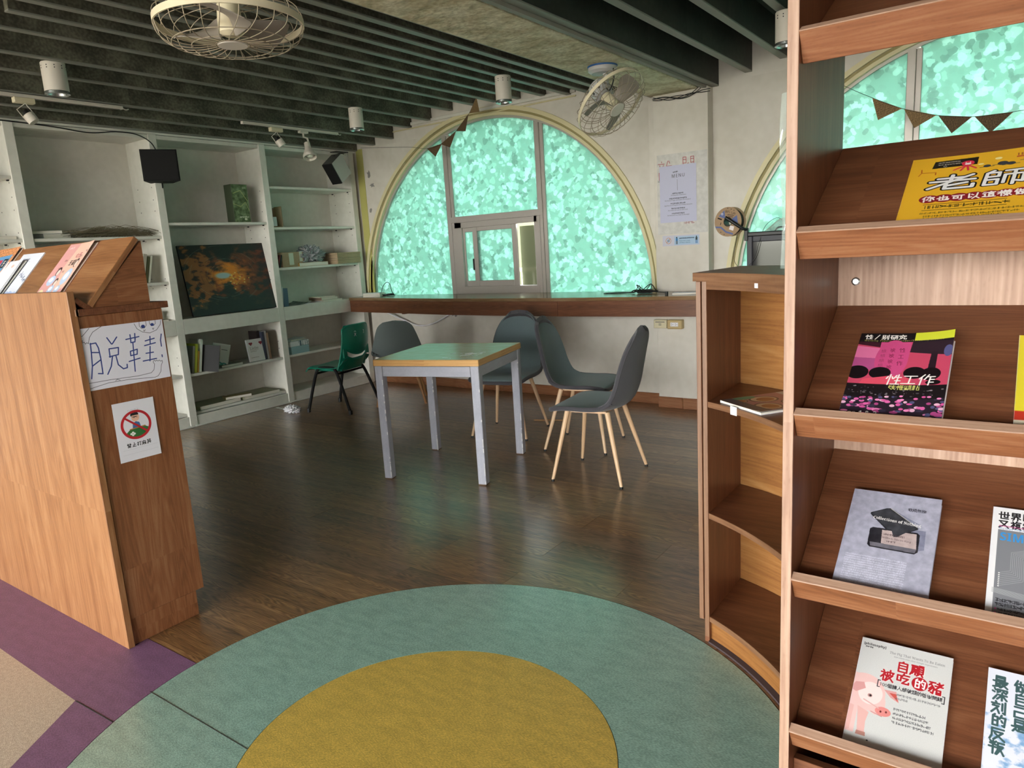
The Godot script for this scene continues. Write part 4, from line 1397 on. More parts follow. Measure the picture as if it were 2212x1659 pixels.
func pr_pig() -> Cv:
	var c := Cv.new(420, 590, hex("cfcfcd"))
	c.noise(9, 0.10, 0.3)
	var pk := hex("e6bfbb")
	var dk := hex("d49a98")
	var lt := hex("f0d8d4")
	c.ell(52, 300, 100, 100, pk)
	c.rect(0, 330, 40, 190, pk)
	c.poly(PackedVector2Array([Vector2(0, 205), Vector2(60, 215), Vector2(130, 260), Vector2(156, 320), Vector2(160, 380), Vector2(120, 405), Vector2(60, 380), Vector2(0, 350)]), pk)
	c.ell(84, 300, 56, 60, lt)
	c.poly(PackedVector2Array([Vector2(48, 250), Vector2(10, 258), Vector2(-10, 300), Vector2(20, 310), Vector2(60, 280)]), dk)
	c.poly(PackedVector2Array([Vector2(142, 262), Vector2(196, 258), Vector2(214, 312), Vector2(176, 296)]), dk)
	c.poly(PackedVector2Array([Vector2(166, 272), Vector2(196, 270), Vector2(210, 308)]), hex("c8584e"))
	c.ell(152, 378, 36, 24, hex("dd8a86"))
	c.ell(142, 380, 5, 6, hex("6a3030"))
	c.ell(166, 376, 5, 6, hex("6a3030"))
	c.ell(84, 312, 11, 10, hex("b98a86"))
	c.ell(86, 312, 6, 6, hex("2a2224"))
	c.line(Vector2(60, 340), Vector2(130, 366), 6, hex("d9aaa6"))
	c.line(Vector2(100, 392), Vector2(150, 404), 4, hex("c48a88"))
	c.poly(PackedVector2Array([Vector2(38, 380), Vector2(92, 400), Vector2(84, 450), Vector2(88, 520), Vector2(56, 520), Vector2(48, 450)]), hex("dfb0aa"))
	c.poly(PackedVector2Array([Vector2(52, 504), Vector2(92, 504), Vector2(94, 524), Vector2(50, 524)]), hex("b98478"))
	c.poly(PackedVector2Array([Vector2(0, 380), Vector2(22, 384), Vector2(20, 510), Vector2(0, 520)]), hex("dfb0aa"))
	c.ell(106, 540, 5, 4, hex("2a2628"))
	c.text("[philosophy]", 12, 38, 18, hex("2c2c2e"), "Droid Sans Bold")
	c.small(4, 22, 44, 8, 1.4, hex("2c2c2e"), 2)
	c.text("The Pig That Wants To Be Eaten", 138, 58, 18, hex("77777a"), "Droid Serif", 0, 0, 0.92)
	c.text("And ninety-nine other thought experiments", 160, 74, 10, hex("88888a"), "Droid Serif", 0, 0, 0.95)
	for e in [[Vector2(2, 2), hex("e8d8d4"), 10.0], [Vector2.ZERO, hex("b3222c"), 8.0]]:
		var o: Vector2 = e[0]
		c.cjk("自願", 178 + o.x, 88 + o.y, 56, e[2], e[1], 64)
		c.cjk("被吃", 112 + o.x, 152 + o.y, 60, e[2], e[1], 70)
		c.cjk("豬", 328 + o.x, 152 + o.y, 62, e[2], e[1], 70)
	c.ell(290, 184, 36, 36, hex("b3222c"))
	c.glyph("的", 266, 160, 48, 48, 6.5, hex("f4ecea"))
	c.cjk("100個讓人想破頭的哲學問題".substr(3), 152, 226, 20, 2.4, hex("242428"), 22.0)
	c.text("100", 116, 245, 22, hex("242428"))
	c.path(PackedVector2Array([Vector2(118, 218), Vector2(108, 218), Vector2(108, 254), Vector2(118, 254)]), 4, hex("242428"))
	c.path(PackedVector2Array([Vector2(392, 218), Vector2(402, 218), Vector2(402, 254), Vector2(392, 254)]), 4, hex("242428"))
	c.small(14, 196, 264, 12, 1.3, hex("66666a"), 3)
	c.small(4, 196, 284, 12, 1.3, hex("66666a"), 4)
	for i in 4:
		c.small([10, 11, 12, 13][i], 196, 342 + i * 22, 12, 1.5, hex("48484c"), 30 + i)
	return c

func pr_sky() -> Cv:
	var c := Cv.new(400, 560, hex("dfe2ee"))
	var n := FastNoiseLite.new()
	n.seed = 12
	n.frequency = 0.012
	for y in range(200, 560):
		for x in 400:
			var v := n.get_noise_2d(x, y * 1.6) * 2.0 + 0.25 - absf(y - 320) / 260.0 + (x - 150) / 500.0
			if v > 0:
				c.dot(x, y, hex("6f9ccc"), minf(v, 0.85))
	var k := hex("3f5a5c")
	var col := "最深刻的反叛"
	for i in 6:
		c.glyph(col[i], 24, 34 + i * 62, 58, 54, 9, k)
	col = "做自己是"
	for i in 4:
		c.glyph(col[i], 108, 34 + i * 62, 58, 54, 9, k)
	return c

func pr_children() -> Cv:   # pink magazine on the lectern
	var c := Cv.new(330, 400, hex("e2a6a2"))
	c.poly(PackedVector2Array([Vector2(140, 0), Vector2(330, 0), Vector2(330, 300), Vector2(200, 330), Vector2(120, 160)]), hex("ecc3b0"))
	c.rect(0, 360, 330, 40, hex("8a4646"))
	c.cjk("心起", 186, 70, 34, 5, hex("b03a52"), 40)
	c.cjk("教觀", 160, 118, 34, 5, hex("3a2426"), 40)
	for e in [[96, 190, 26, 30], [150, 260, 22, 26], [262, 140, 24, 30]]:
		c.ell(e[0], e[1], e[2], e[3], hex("3a2226"))
		c.ell(e[0] + 4, e[1] + 6, e[2] * 0.72, e[3] * 0.72, hex("f2dcd2"))
	for e in [[80, 250, 44, 34], [150, 310, 36, 30], [250, 230, 48, 54], [236, 310, 34, 26]]:
		c.ell(e[0], e[1], e[2], e[3], hex("b9cdea"))
		c.ell(e[0] - 8, e[1] - 6, e[2] * 0.6, e[3] * 0.5, hex("eef2fa"))
	for e in [[80, 110], [60, 160], [140, 185], [250, 90], [290, 60]]:
		c.small(2, e[0], e[1], 14, 2, hex("8c5450"), int(e[0]))
	c.ell(44, 334, 34, 26, hex("f2e2b4"))
	c.rect(40, 372, 180, 10, hex("eedede"))
	c.rect(252, 362, 62, 34, hex("eeeeee"))
	c.text("7-8", 262, 388, 24, hex("333333"))
	c.small(3, 30, 20, 16, 2, hex("f4e4e4"), 5)
	return c

func pr_flag(seed_: int, base: Color, ink: Color) -> StandardMaterial3D:
	var c := Cv.new(128, 128, base)
	for i in 11:
		c.small(14, 6, 6 + i * 11, 7, 1.0, ink, seed_ + i)
	return mx(c.im, 0.85)

# ---------- books ----------
# spine at x = 0, fore-edge at x = w, front cover at z = t
func book(label: String, xf: Transform3D, w: float, h: float, t: float, cover: Material, group := "", front: Material = null, curl := 0.0, nm := "book", spine: Material = null) -> Node3D:
	var o := thing(nm, label, "magazine" if nm == "magazine" else "box" if nm == "box" else "book", Vector3.ZERO, 0, group)
	o.transform = xf
	var s := sb()
	var e := 0.0012
	bx(s, Vector3(0, 0, 0), Vector3(w, h, e), 0.0003)
	if t > 0.004:
		bx(s, Vector3(0, 0, 0), Vector3(e, h, t), 0.0003)
	part(s, "back_cover", spine if spine else cover, o)
	s = sb()
	bx(s, Vector3(e, 0.002, e), Vector3(w - 0.002, h - 0.002, t - e), 0.0003, 1, Vector2.ZERO, Vector2(1, 1))
	part(s, "pages", M.pages, o)
	s = sb()
	var P := func(u: float, v: float) -> Vector3:
		var lift := curl * pow(u, 3.0) * (0.25 + 0.75 * v) + absf(curl) * 0.35 * pow(u * (1.0 - v), 4.0)
		return Vector3(u * w, v * h, t + maxf(lift, 0.0))
	sheet(s, func(u: float, v: float) -> Vector3: return P.call(u, 1.0 - v), 12 if curl > 0 else 1, 8 if curl > 0 else 1, 0.0008, Vector2.ONE, -1.0)
	part(s, "front_cover", front if front else cover, o)
	return o

# ---------- reading desk on the left ----------
func build_desk() -> void:
	var o := thing("reading_desk", "warm wood reading desk with sloped display top at the left edge", "desk", Vector3(-2.63, 0, -1.27))
	var d := Vector3(2.63, 0, 1.27)
	var L := -4.7
	var s := sb()
	bx(s, Vector3(L, 0, -1.124) + d, Vector3(-2.626, 1.325, -1.10) + d, 0.0015, 1, Vector2(0.1, 0.2), Vector2(0.8, 1.6))
	part(s, "front_panel", M.wood_warm, o)
	s = sb()
	bx(s, Vector3(-2.655, 0.105, -1.424) + d, Vector3(-2.634, 1.238, -1.127) + d, 0.0015, 1, Vector2(0.3, 0.1), Vector2(0.8, 1.6))
	part(s, "end_panel", M.wood_mid, o)
	s = sb()
	bx(s, Vector3(L, 0.105, -1.424) + d, Vector3(-2.656, 1.238, -1.40) + d, 0.0015, 1)
	part(s, "back_panel", M.wood_mid, o)
	s = sb()
	bx(s, Vector3(L, 0, -1.392) + d, Vector3(-2.640, 0.104, -1.126) + d, 0.0015, 0)
	part(s, "plinth", M.wood_mid, o)
	s = sb()
	bx(s, Vector3(L, 1.239, -1.445) + d, Vector3(-2.622, 1.263, -1.126) + d, 0.0015, 0)
	part(s, "ledge_board", M.wood_brown, o)
	s = sb()
	bx(s, Vector3(-2.6225, 1.240, -1.127) + d, Vector3(-2.6215, 1.262, -1.119) + d, 0.0)
	bx(s, Vector3(-2.645, 1.240, -1.1255) + d, Vector3(-2.6215, 1.262, -1.117) + d, 0.0)
	part(s, "edge_tape", M.wood_pale, o)
	s = sb()
	var side := PackedVector2Array([Vector2(-1.17 + d.z, 1.263), Vector2(-1.384 + d.z, 1.263), Vector2(-1.384 + d.z, 1.488)])
	for x in [-2.652]:
		extr(s, side, 0, 0.018, Transform3D(Basis(Vector3(0, 0, 1), Vector3(0, 1, 0), Vector3(1, 0, 0)), Vector3(x + d.x, 0, 0)), Vector2(1, 2))
	part(s, "gable", M.wood_mid, o)
	var up := Vector3(0, 0.756, -0.655)
	var n := Vector3(0, 0.655, 0.756)
	var b := Basis(Vector3.RIGHT, up, n)
	var foot := Vector3(0, 1.277, -1.164)
	s = sb()
	cbox(s, Vector3(-2.630 - L, 0.30, 0.02), Transform3D(b, Vector3((L - 2.630) * 0.5, 0, 0) + foot + up * 0.15 - n * 0.0095 + d), 0.0015, 0, Vector2(0.9, 1.8))
	part(s, "display_board", M.wood_warm, o)
	s = sb()
	cbox(s, Vector3(-2.630 - L, 0.018, 0.062), Transform3D(b, Vector3((L - 2.630) * 0.5, 0, 0) + foot - up * 0.0095 + n * 0.0115 + d), 0.0015, 0)
	part(s, "lip", M.wood_brown, o)
	# what lies on it
	var on := func(x: float, lift: float) -> Transform3D: return Transform3D(b, Vector3(x, 0, 0) + foot + n * (0.001 + lift) + up * 0.0)
	book("pink illustrated children's magazine lying on the sloped reading desk", on.call(-3.098, 0.0), 0.222, 0.288, 0.005, mt(hex("b98078"), 0.4), "", print_mat(pr_children(), 0.35), 0.012, "magazine")
	var c := Cv.new(220, 300, hex("e4e8f4"))
	c.small(9, 20, 30, 9, 1.2, hex("8a94b4"), 3)
	c.line(Vector2(16, 50), Vector2(130, 50), 1.5, hex("9aa2bc"))
	c.small(6, 120, 110, 22, 3, hex("556488"), 5, 14)
	for i in 60:
		c.ell(20 + (i * 37) % 190, 230 + (i * 23) % 70, 16, 12, hex(["7f9fd8", "a9c0ea", "dce6f8"][i % 3]), 0.7)
	book("white and blue leaflet leaning behind the white booklet on the reading desk", on.call(-3.515, 0.0), 0.21, 0.262, 0.004, M.paper, "", print_mat(c), 0.0, "magazine")
	c = Cv.new(220, 300, hex("eceef6"))
	c.ell(110, 40, 16, 12, hex("e4c4b4"))
	for i in 24:
		c.rect(184, 20 + i * 10, 26, 5, hex("77798a"))
	book("white booklet with a striped grey edge overlapping the blue leaflet", on.call(-3.60, 0.0055), 0.185, 0.222, 0.006, mt(hex("6a6c78"), 0.5), "", print_mat(c), 0.01, "magazine")
	c = Cv.new(260, 300, hex("d8905c"))
	c.noise(4, 0.5, 0.08)
	c.poly(PackedVector2Array([Vector2(24, 50), Vector2(226, 40), Vector2(216, 300), Vector2(10, 300)]), hex("5d9fd4"))
	c.rect(30, 66, 130, 92, hex("d43a52"))
	c.glyph("行", 46, 80, 60, 60, 8, hex("f4e8e8"))
	c.small(2, 112, 84, 22, 3, hex("f4e8e8"), 2)
	c.rect(170, 62, 44, 50, hex("22242c"))
	c.glyph("2", 180, 70, 24, 32, 4, hex("e8e8e8"))
	c.ell(90, 240, 46, 30, hex("27476a"))
	c.ell(70, 250, 40, 24, hex("e8f0f8"))
	book("orange and blue magazine with a red title block, leftmost on the desk", on.call(-3.86, 0.0), 0.285, 0.305, 0.006, mt(hex("c88858"), 0.4), "", print_mat(c, 0.35), 0.008, "magazine")
	# notices taped to the end panel
	var notice := func(label: String, c0: Cv, y0: float, y1: float, za: float, zb: float, roll: float) -> void:
		var q := sb()
		var mid := Vector3(-2.6318, (y0 + y1) * 0.5, (za + zb) * 0.5)
		var bb := Basis(Vector3(0, 0, -1), Vector3.UP, Vector3(1, 0, 0)) * Basis(Vector3(0, 0, 1), roll)
		var w2 := absf(za - zb) * 0.5
		var h2 := (y1 - y0) * 0.5
		sheet(q, func(u: float, v: float) -> Vector3: return bb * Vector3((u * 2 - 1) * w2, (1 - v * 2) * h2, 0.0006 + 0.0008 * sin(u * 5.0) * sin(v * 4.0)), 8, 8, 0.0003, Vector2.ONE, 1.0)
		solo(q, "notice", print_mat(c0, 0.7), label, "notice", mid)
	notice.call("handwritten blue ink sign with a cartoon face and arms on the desk end", pr_shoes(), 0.977, 1.196, -1.108, -1.417, 0.0)
	notice.call("white notice with a red prohibition circle over a man at a green mahjong table", pr_mahjong(), 0.695, 0.915, -1.185, -1.337, -0.005)

# ---------- display rack at the right ----------
const RACK_X0 := -0.354
const RACK_X1 := 0.66
func build_rack() -> void:
	var o := thing("display_rack", "tall brown wooden magazine rack with sloped shelves in the right foreground", "rack", Vector3(RACK_X0, 0, -1.36))
	var d := Vector3(-RACK_X0, 0, 1.36)
	var s: SurfaceTool
	for x in [RACK_X0, RACK_X1]:
		s = sb()
		bx(s, Vector3(x, 0, -1.742) + d, Vector3(x + 0.0195, 2.05, -1.36) + d, 0.001, 1, Vector2(0.2, x), Vector2(0.9, 1.8))
		var p := part(s, "side_panel", M.wood_brown, o)
		s = sb()
		bx(s, Vector3(x + 0.0002, 0.001, -1.361) + d, Vector3(x + 0.0193, 2.049, -1.3585) + d, 0.0008, 1, Vector2(0.0, 0.3))
		part(s, "edge_tape", M.wood_pale, p)
	var xa := RACK_X0 + 0.0197
	s = sb()
	bx(s, Vector3(xa, 0.0, -1.74) + d, Vector3(RACK_X1 - 0.0002, 1.53, -1.73) + d, 0, 1, Vector2.ZERO, Vector2(0.9, 1.8))
	var bp := part(s, "back_panel", M.wood_pale, o)
	s = sb()
	lathe(s, [Vector2(0.009, 0), Vector2(0.009, 0.003), Vector2(0.006, 0.0045), Vector2(0.0, 0.0045)], 14, Transform3D(Basis(Vector3.RIGHT, PI / 2), Vector3(-0.298, 1.262, -1.73) + d))
	part(s, "screw_cap", M.steel, bp)
	var up := Vector3(0, 0.482, -0.876)
	var n := Vector3(0, 0.876, 0.482)
	var b := Basis(Vector3.RIGHT, up, n)
	var cx := (xa + RACK_X1) * 0.5
	var w := RACK_X1 - xa - 0.0004
	for T in [1.712, 1.376, 1.041, 0.7075, 0.372]:
		var c := Vector3(cx, T, -1.355)      # top front arris of the lip
		var foot := c - n * 0.034 + up * 0.0215
		s = sb()
		cbox(s, Vector3(w, 0.398, 0.018), Transform3D(b, foot + up * 0.199 - n * 0.009 + d), 0.001, 0, Vector2(0.9, 1.8), Vector2(T, T * 0.7))
		part(s, "sloped_shelf", M.wood_brown, o)
		s = sb()
		cbox(s, Vector3(w, 0.0205, 0.056), Transform3D(b, c + up * 0.01075 - n * 0.028 + d), 0.0012, 0, Vector2(0.9, 1.8), Vector2(T * 0.4, T))
		var lip := part(s, "lip", M.wood_mid, o)
		s = sb()
		cbox(s, Vector3(w, 0.0195, 0.0012), Transform3D(b, c + up * 0.0107 + n * 0.0004 + d), 0.0004, 0)
		cbox(s, Vector3(w, 0.0028, 0.0016), Transform3D(b, c + up * 0.0009 - n * 0.0002 + d), 0.0006, 0)
		part(s, "edge_tape", M.wood_pale, lip)
	s = sb()
	bx(s, Vector3(xa, 0.0, -1.42) + d, Vector3(RACK_X1 - 0.0002, 0.28, -1.40) + d, 0.001, 0)
	part(s, "plinth", M.wood_brown, o)
	s = sb()
	bx(s, Vector3(RACK_X0, 2.05, -1.742) + d, Vector3(RACK_X1 + 0.0195, 2.07, -1.36) + d, 0.001, 0)
	part(s, "top_board", M.wood_brown, o)
	var on := func(x: float, T: float, roll := 0.0) -> Transform3D:
		return Transform3D(b * Basis(Vector3(0, 0, 1), roll), Vector3(x, T, -1.355) - n * 0.0335 + up * 0.0222)
	book("yellow magazine with big white title characters on the upper sloped shelf of the rack", on.call(-0.186, 1.376), 0.215, 0.286, 0.006, M.paper, "", print_mat(pr_teacher(), 0.3), 0.006, "magazine")
	book("pink and black paperback with a curling yellow corner on the display rack", on.call(-0.264, 1.041), 0.166, 0.262, 0.016, M.paper, "", print_mat(pr_pink(), 0.3), 0.014)
	var yl := Cv.new(64, 96, hex("e8d83a"))
	yl.rect(0, 76, 64, 8, hex("c43a2a"))
	yl.rect(0, 84, 64, 12, hex("ece4cc"))
	book("yellow covered book cut off by the frame, right of the pink paperback", on.call(0.003, 1.041), 0.15, 0.27, 0.012, M.paper, "", print_mat(yl, 0.35))
	book("lavender grey hardback with a dark tilted tin on its cover", on.call(-0.266, 0.7075), 0.162, 0.254, 0.018, mt(hex("b4b4c4"), 0.4), "", print_mat(pr_collections(), 0.35))
	book("white and grey paperback with a blue title and circuit lines on the rack", on.call(-0.018, 0.7075), 0.158, 0.262, 0.01, M.paper, "", print_mat(pr_simple(), 0.35))
	book("pale grey paperback with a pink piglet and red title on the lowest visible shelf", on.call(-0.24, 0.372), 0.172, 0.25, 0.012, M.paper, "", print_mat(pr_pig(), 0.35))
	book("white paperback with dark green vertical title over a blue sky on the lowest shelf", on.call(-0.007, 0.372), 0.16, 0.25, 0.012, M.paper, "", print_mat(pr_sky(), 0.35))

# ---------- curved bookcase ----------
func arc_poly(r0: float, r1: float, a0: float, a1in: float, a1out: float, n := 20) -> PackedVector2Array:
	var p := PackedVector2Array()
	var c := Vector2(-1.276, -1.245)
	for i in n + 1:
		var a := deg_to_rad(lerpf(a0, a1in, float(i) / n))
		p.append(c + Vector2(cos(a), -sin(a)) * r0)
	for i in n + 1:
		var a := deg_to_rad(lerpf(a1out, a0, float(i) / n))
		p.append(c + Vector2(cos(a), -sin(a)) * r1)
	return p

func build_curved() -> void:
	var o := thing("curved_bookcase", "low curved wooden bookcase following the green floor circle", "bookcase", Vector3(-0.82, 0, -2.19))
	var d := Vector3(0.82, 0, 2.19)
	var mv := func(p: PackedVector2Array) -> PackedVector2Array:
		var q := PackedVector2Array()
		for v in p: q.append(v + Vector2(d.x, d.z))
		return q
	var s := sb()
	var top: PackedVector2Array = arc_poly(1.035, 1.405, 33, 65.8, 71.2)
	slab(s, mv.call(top), 1.2415, 1.268, Vector2(1, 2))
	part(s, "top_board", M.wood_mid2, o)
	s = sb()
	slab(s, mv.call(arc_poly(1.052, 1.072, 33, 64.4, 64.8)), 1.215, 1.2412, Vector2(1, 2))
	part(s, "rail", M.wood_mid2, o)
	for e in [[-0.8385, -0.8225], [-0.822, -0.8055]]:
		s = sb()
		bx(s, Vector3(e[0], 0.085 if e[0] < -0.83 else 0.0, -2.556) + d, Vector3(e[1], 1.241, -2.18 if e[0] < -0.83 else -2.187) + d, 0.001, 1, Vector2(0.2, e[0] * 3))
		part(s, "side_panel", M.wood_brown, o)
	s = sb()
	bx(s, Vector3(-0.838, 0.086, -2.1815) + d, Vector3(-0.823, 1.2405, -2.179) + d, 0.0008, 1)
	bx(s, Vector3(-0.8215, 0.02, -2.1885) + d, Vector3(-0.806, 1.2405, -2.1855) + d, 0.0008, 1)
	part(s, "edge_tape", M.wood_mid2, o)
	for y in [0.853, 0.471, 0.095]:
		s = sb()
		slab(s, mv.call(arc_poly(1.057, 1.357, 33.5, 63.7, 69.7)), y - 0.019, y, Vector2(1, 2))
		var sh := part(s, "shelf", M.wood_brown, o)
		s = sb()
		slab(s, mv.call(arc_poly(1.0545, 1.0568, 33.5, 63.6, 63.6)), y - 0.0188, y - 0.0002, Vector2(1, 2))
		part(s, "edge_tape", M.wood_mid2, sh)
	s = sb()
	slab(s, mv.call(arc_poly(1.36, 1.372, 33, 70, 70)), 0.0, 1.241, Vector2(1, 2))
	part(s, "back_panel", M.wood_orange, o)
	s = sb()
	slab(s, mv.call(arc_poly(1.068, 1.084, 33, 63.9, 64.3)), 0.0, 0.0755, Vector2(1, 2))
	part(s, "plinth", M.wood_orange, o)
	s = sb()
	slab(s, mv.call(arc_poly(1.046, 1.0675, 34, 63.4, 63.8)), 0.0, 0.006, Vector2(1, 2))
	part(s, "base_sealant", mt(hex("4a3d40"), 0.8), o)
	s = sb()
	var a := deg_to_rad(33)
	var dir := Vector3(cos(a), 0, -sin(a))
	cbox(s, Vector3(0.32, 1.24, 0.018), Transform3D(Basis(dir, Vector3.UP, dir.cross(Vector3.UP)), Vector3(-1.276, 0.62, -1.245) + dir * 1.21 + d), 0.001, 1)
	part(s, "side_panel", M.wood_brown, o)
	# bits of white tape on the front edges
	for e in [[0.862, 0.835, 57.0, 0.030, 1.0538], [1.241, 1.226, 51.0, 0.016, 1.051]]:
		s = sb()
		var an := deg_to_rad(e[2])
		var dr := Vector3(cos(an), 0, -sin(an))
		var tg := Vector3(-dr.z, 0, dr.x)
		cbox(s, Vector3(e[3], e[0] - e[1], 0.0006), Transform3D(Basis(tg, Vector3.UP, -dr), Vector3.ZERO), 0.0)
		solo(s, "tape_strip", M.paper, "white tape scrap stuck to the %s of the curved bookcase" % ["middle shelf edge" if e[0] < 1 else "rail under the top"], "tape", Vector3(-1.276, (e[0] + e[1]) * 0.5 - (0.0 if e[0] > 1 else 0.004), -1.245) + dr * e[4])
	# food magazine lying on the middle shelf
	var c := Cv.new(300, 360, hex("a87878"))
	c.rect(0, 0, 300, 60, hex("b8b4b0"))
	for e in [[90, 190, 60, 70], [200, 120, 50, 50], [220, 260, 70, 60], [60, 300, 46, 36]]:
		c.ell(e[0], e[1], e[2], e[3], hex("5a4a44"))
		c.ell(e[0], e[1], e[2] * 0.86, e[3] * 0.86, hex("c9b394"))
		c.ell(e[0] + 6, e[1] - 4, e[2] * 0.6, e[3] * 0.6, hex("a06a3c"))
	c.ell(24, 250, 30, 60, hex("5a9a78"))
	c.rect(0, 300, 300, 60, hex("4a525c"))
	var mb := Basis(Vector3(0.80, 0, 0.60), Vector3(0.60, 0, -0.80), Vector3.UP)
	book("food magazine with bowls on its cover lying on the curved bookcase's middle shelf", Transform3D(mb, Vector3(-0.765, 0.8535, -2.19)), 0.205, 0.25, 0.008, M.paper, "", print_mat(c, 0.35), 0.006, "magazine")

# ---------- ceiling fans ----------
func build_fan(label: String, p: Vector3, b: Basis, plate: Vector3, spin: float) -> void:
	var o := thing("ceiling_fan", label, "fan", plate, 0.0, "caged orbit fans on the ceiling")
	var xf := Transform3D(b, p - plate)     # fan head: blows along its own -y
	var blue_ring := spin > 1.0
	var s := sb()
	lathe(s, [Vector2(0, 0.0), Vector2(0.088, 0.0), Vector2(0.09, -0.006), Vector2(0.09, -0.03), Vector2(0.07, -0.045), Vector2(0.0, -0.05)], 28)
	var mount := part(s, "ceiling_plate", M.fan_grey, o)
	if blue_ring:
		s = sb()
		lathe(s, [Vector2(0.0915, -0.010), Vector2(0.094, -0.006), Vector2(0.094, 0.0), Vector2(0.0915, 0.0)], 28)
		part(s, "blue_ring", M.blue, mount)
	s = sb()
	var neck: Vector3 = xf * Vector3(0, 0.13, 0)
	tube(s, [Vector3(0.02, -0.045, 0), Vector3(0.025, -0.10, 0.0), neck + Vector3(0.03, 0.05, 0), neck + Vector3(0.01, 0.0, 0.0)], [0.018, 0.016, 0.014, 0.02], 10)
	part(s, "stem", M.fan_grey, o)
	s = sb()
	lathe(s, [Vector2(0, 0.185), Vector2(0.03, 0.185), Vector2(0.058, 0.165), Vector2(0.066, 0.13), Vector2(0.066, 0.085), Vector2(0.05, 0.06), Vector2(0, 0.06)], 24, xf)
	var motor := part(s, "motor", M.fan_grey, o)
	s = sb()
	for k in 8:
		var a := TAU * k / 8
		cbox(s, Vector3(0.014, 0.03, 0.004), xf * Transform3D(Basis(Vector3.UP, a), Basis(Vector3.UP, a) * Vector3(0, 0.11, 0.066)), 0.001)
	stuff(part(s, "vent_slots", M.alu_dark, motor))
	if blue_ring:
		s = sb()
		tube(s, curve([Vector3(0.085, -0.03, 0.02), Vector3(0.09, -0.10, 0.03), Vector3(0.06, -0.16, 0.04), xf * Vector3(0.05, 0.15, 0.02)], 5), 0.004, 6)
		part(s, "cable", M.black, mount)
	for k in 3:
		s = sb()
		var blade := func(u: float, v: float) -> Vector3:
			var r := lerpf(0.035, 0.195, v)
			var wdt := lerpf(0.25, 0.58, pow(v, 0.7)) * (1.0 - 0.45 * pow(maxf(0.0, (v - 0.75) / 0.25), 2))
			var an := (u - 0.35) * wdt * 1.9 + v * 0.25 + TAU * k / 3 + spin
			return xf * Vector3(cos(an) * r, -0.012 + (u - 0.5) * 0.075 * (1.0 - 0.35 * v), sin(an) * r)
		sheet(s, blade, 8, 10, 0.003)
		part(s, "blade", M.fan_blade, o)
	s = sb()
	lathe(s, [Vector2(0.0, 0.06), Vector2(0.036, 0.06), Vector2(0.04, 0.01), Vector2(0.04, -0.03), Vector2(0.02, -0.042), Vector2(0, -0.044)], 20, xf)
	part(s, "hub", M.fan_cream, o)
	s = sb()
	lathe(s, [Vector2(0.236, 0.011), Vector2(0.241, 0.011), Vector2(0.241, -0.011), Vector2(0.236, -0.011), Vector2(0.236, 0.011)], 56, xf)
	part(s, "rim_band", M.fan_cream, o)
	s = sb()
	for side in [[[Vector2(0.238, -0.008), Vector2(0.228, -0.04), Vector2(0.19, -0.066), Vector2(0.13, -0.075), Vector2(0.055, -0.068)], 26], [[Vector2(0.238, 0.008), Vector2(0.232, 0.036), Vector2(0.19, 0.062), Vector2(0.12, 0.072), Vector2(0.066, 0.066)], 22]]:
		for k in side[1]:
			var a: float = TAU * k / side[1]
			var pts := []
			for q in side[0]:
				var sw: float = a + (0.238 - q.x) * 1.6
				pts.append(xf * Vector3(cos(sw) * q.x, q.y, sin(sw) * q.x))
			tube(s, curve(pts, 3), 0.0016, 5)
	for e in [[0.055, -0.068, 0.0022], [0.13, -0.075, 0.0018], [0.19, -0.066, 0.0018], [0.066, 0.066, 0.002], [0.12, 0.072, 0.0018], [0.19, 0.062, 0.0018]]:
		var ring := []
		for i in 40:
			ring.append(xf * Vector3(cos(TAU * i / 40) * e[0], e[1], sin(TAU * i / 40) * e[0]))
		tube(s, ring, e[2], 5, true)
	stuff(part(s, "wire_guard", M.fan_wire, o))
	s = sb()
	lathe(s, [Vector2(0.0, -0.072), Vector2(0.048, -0.072), Vector2(0.05, -0.066), Vector2(0.0, -0.064)], 24, xf)
	part(s, "guard_badge", M.lamp_white, o)

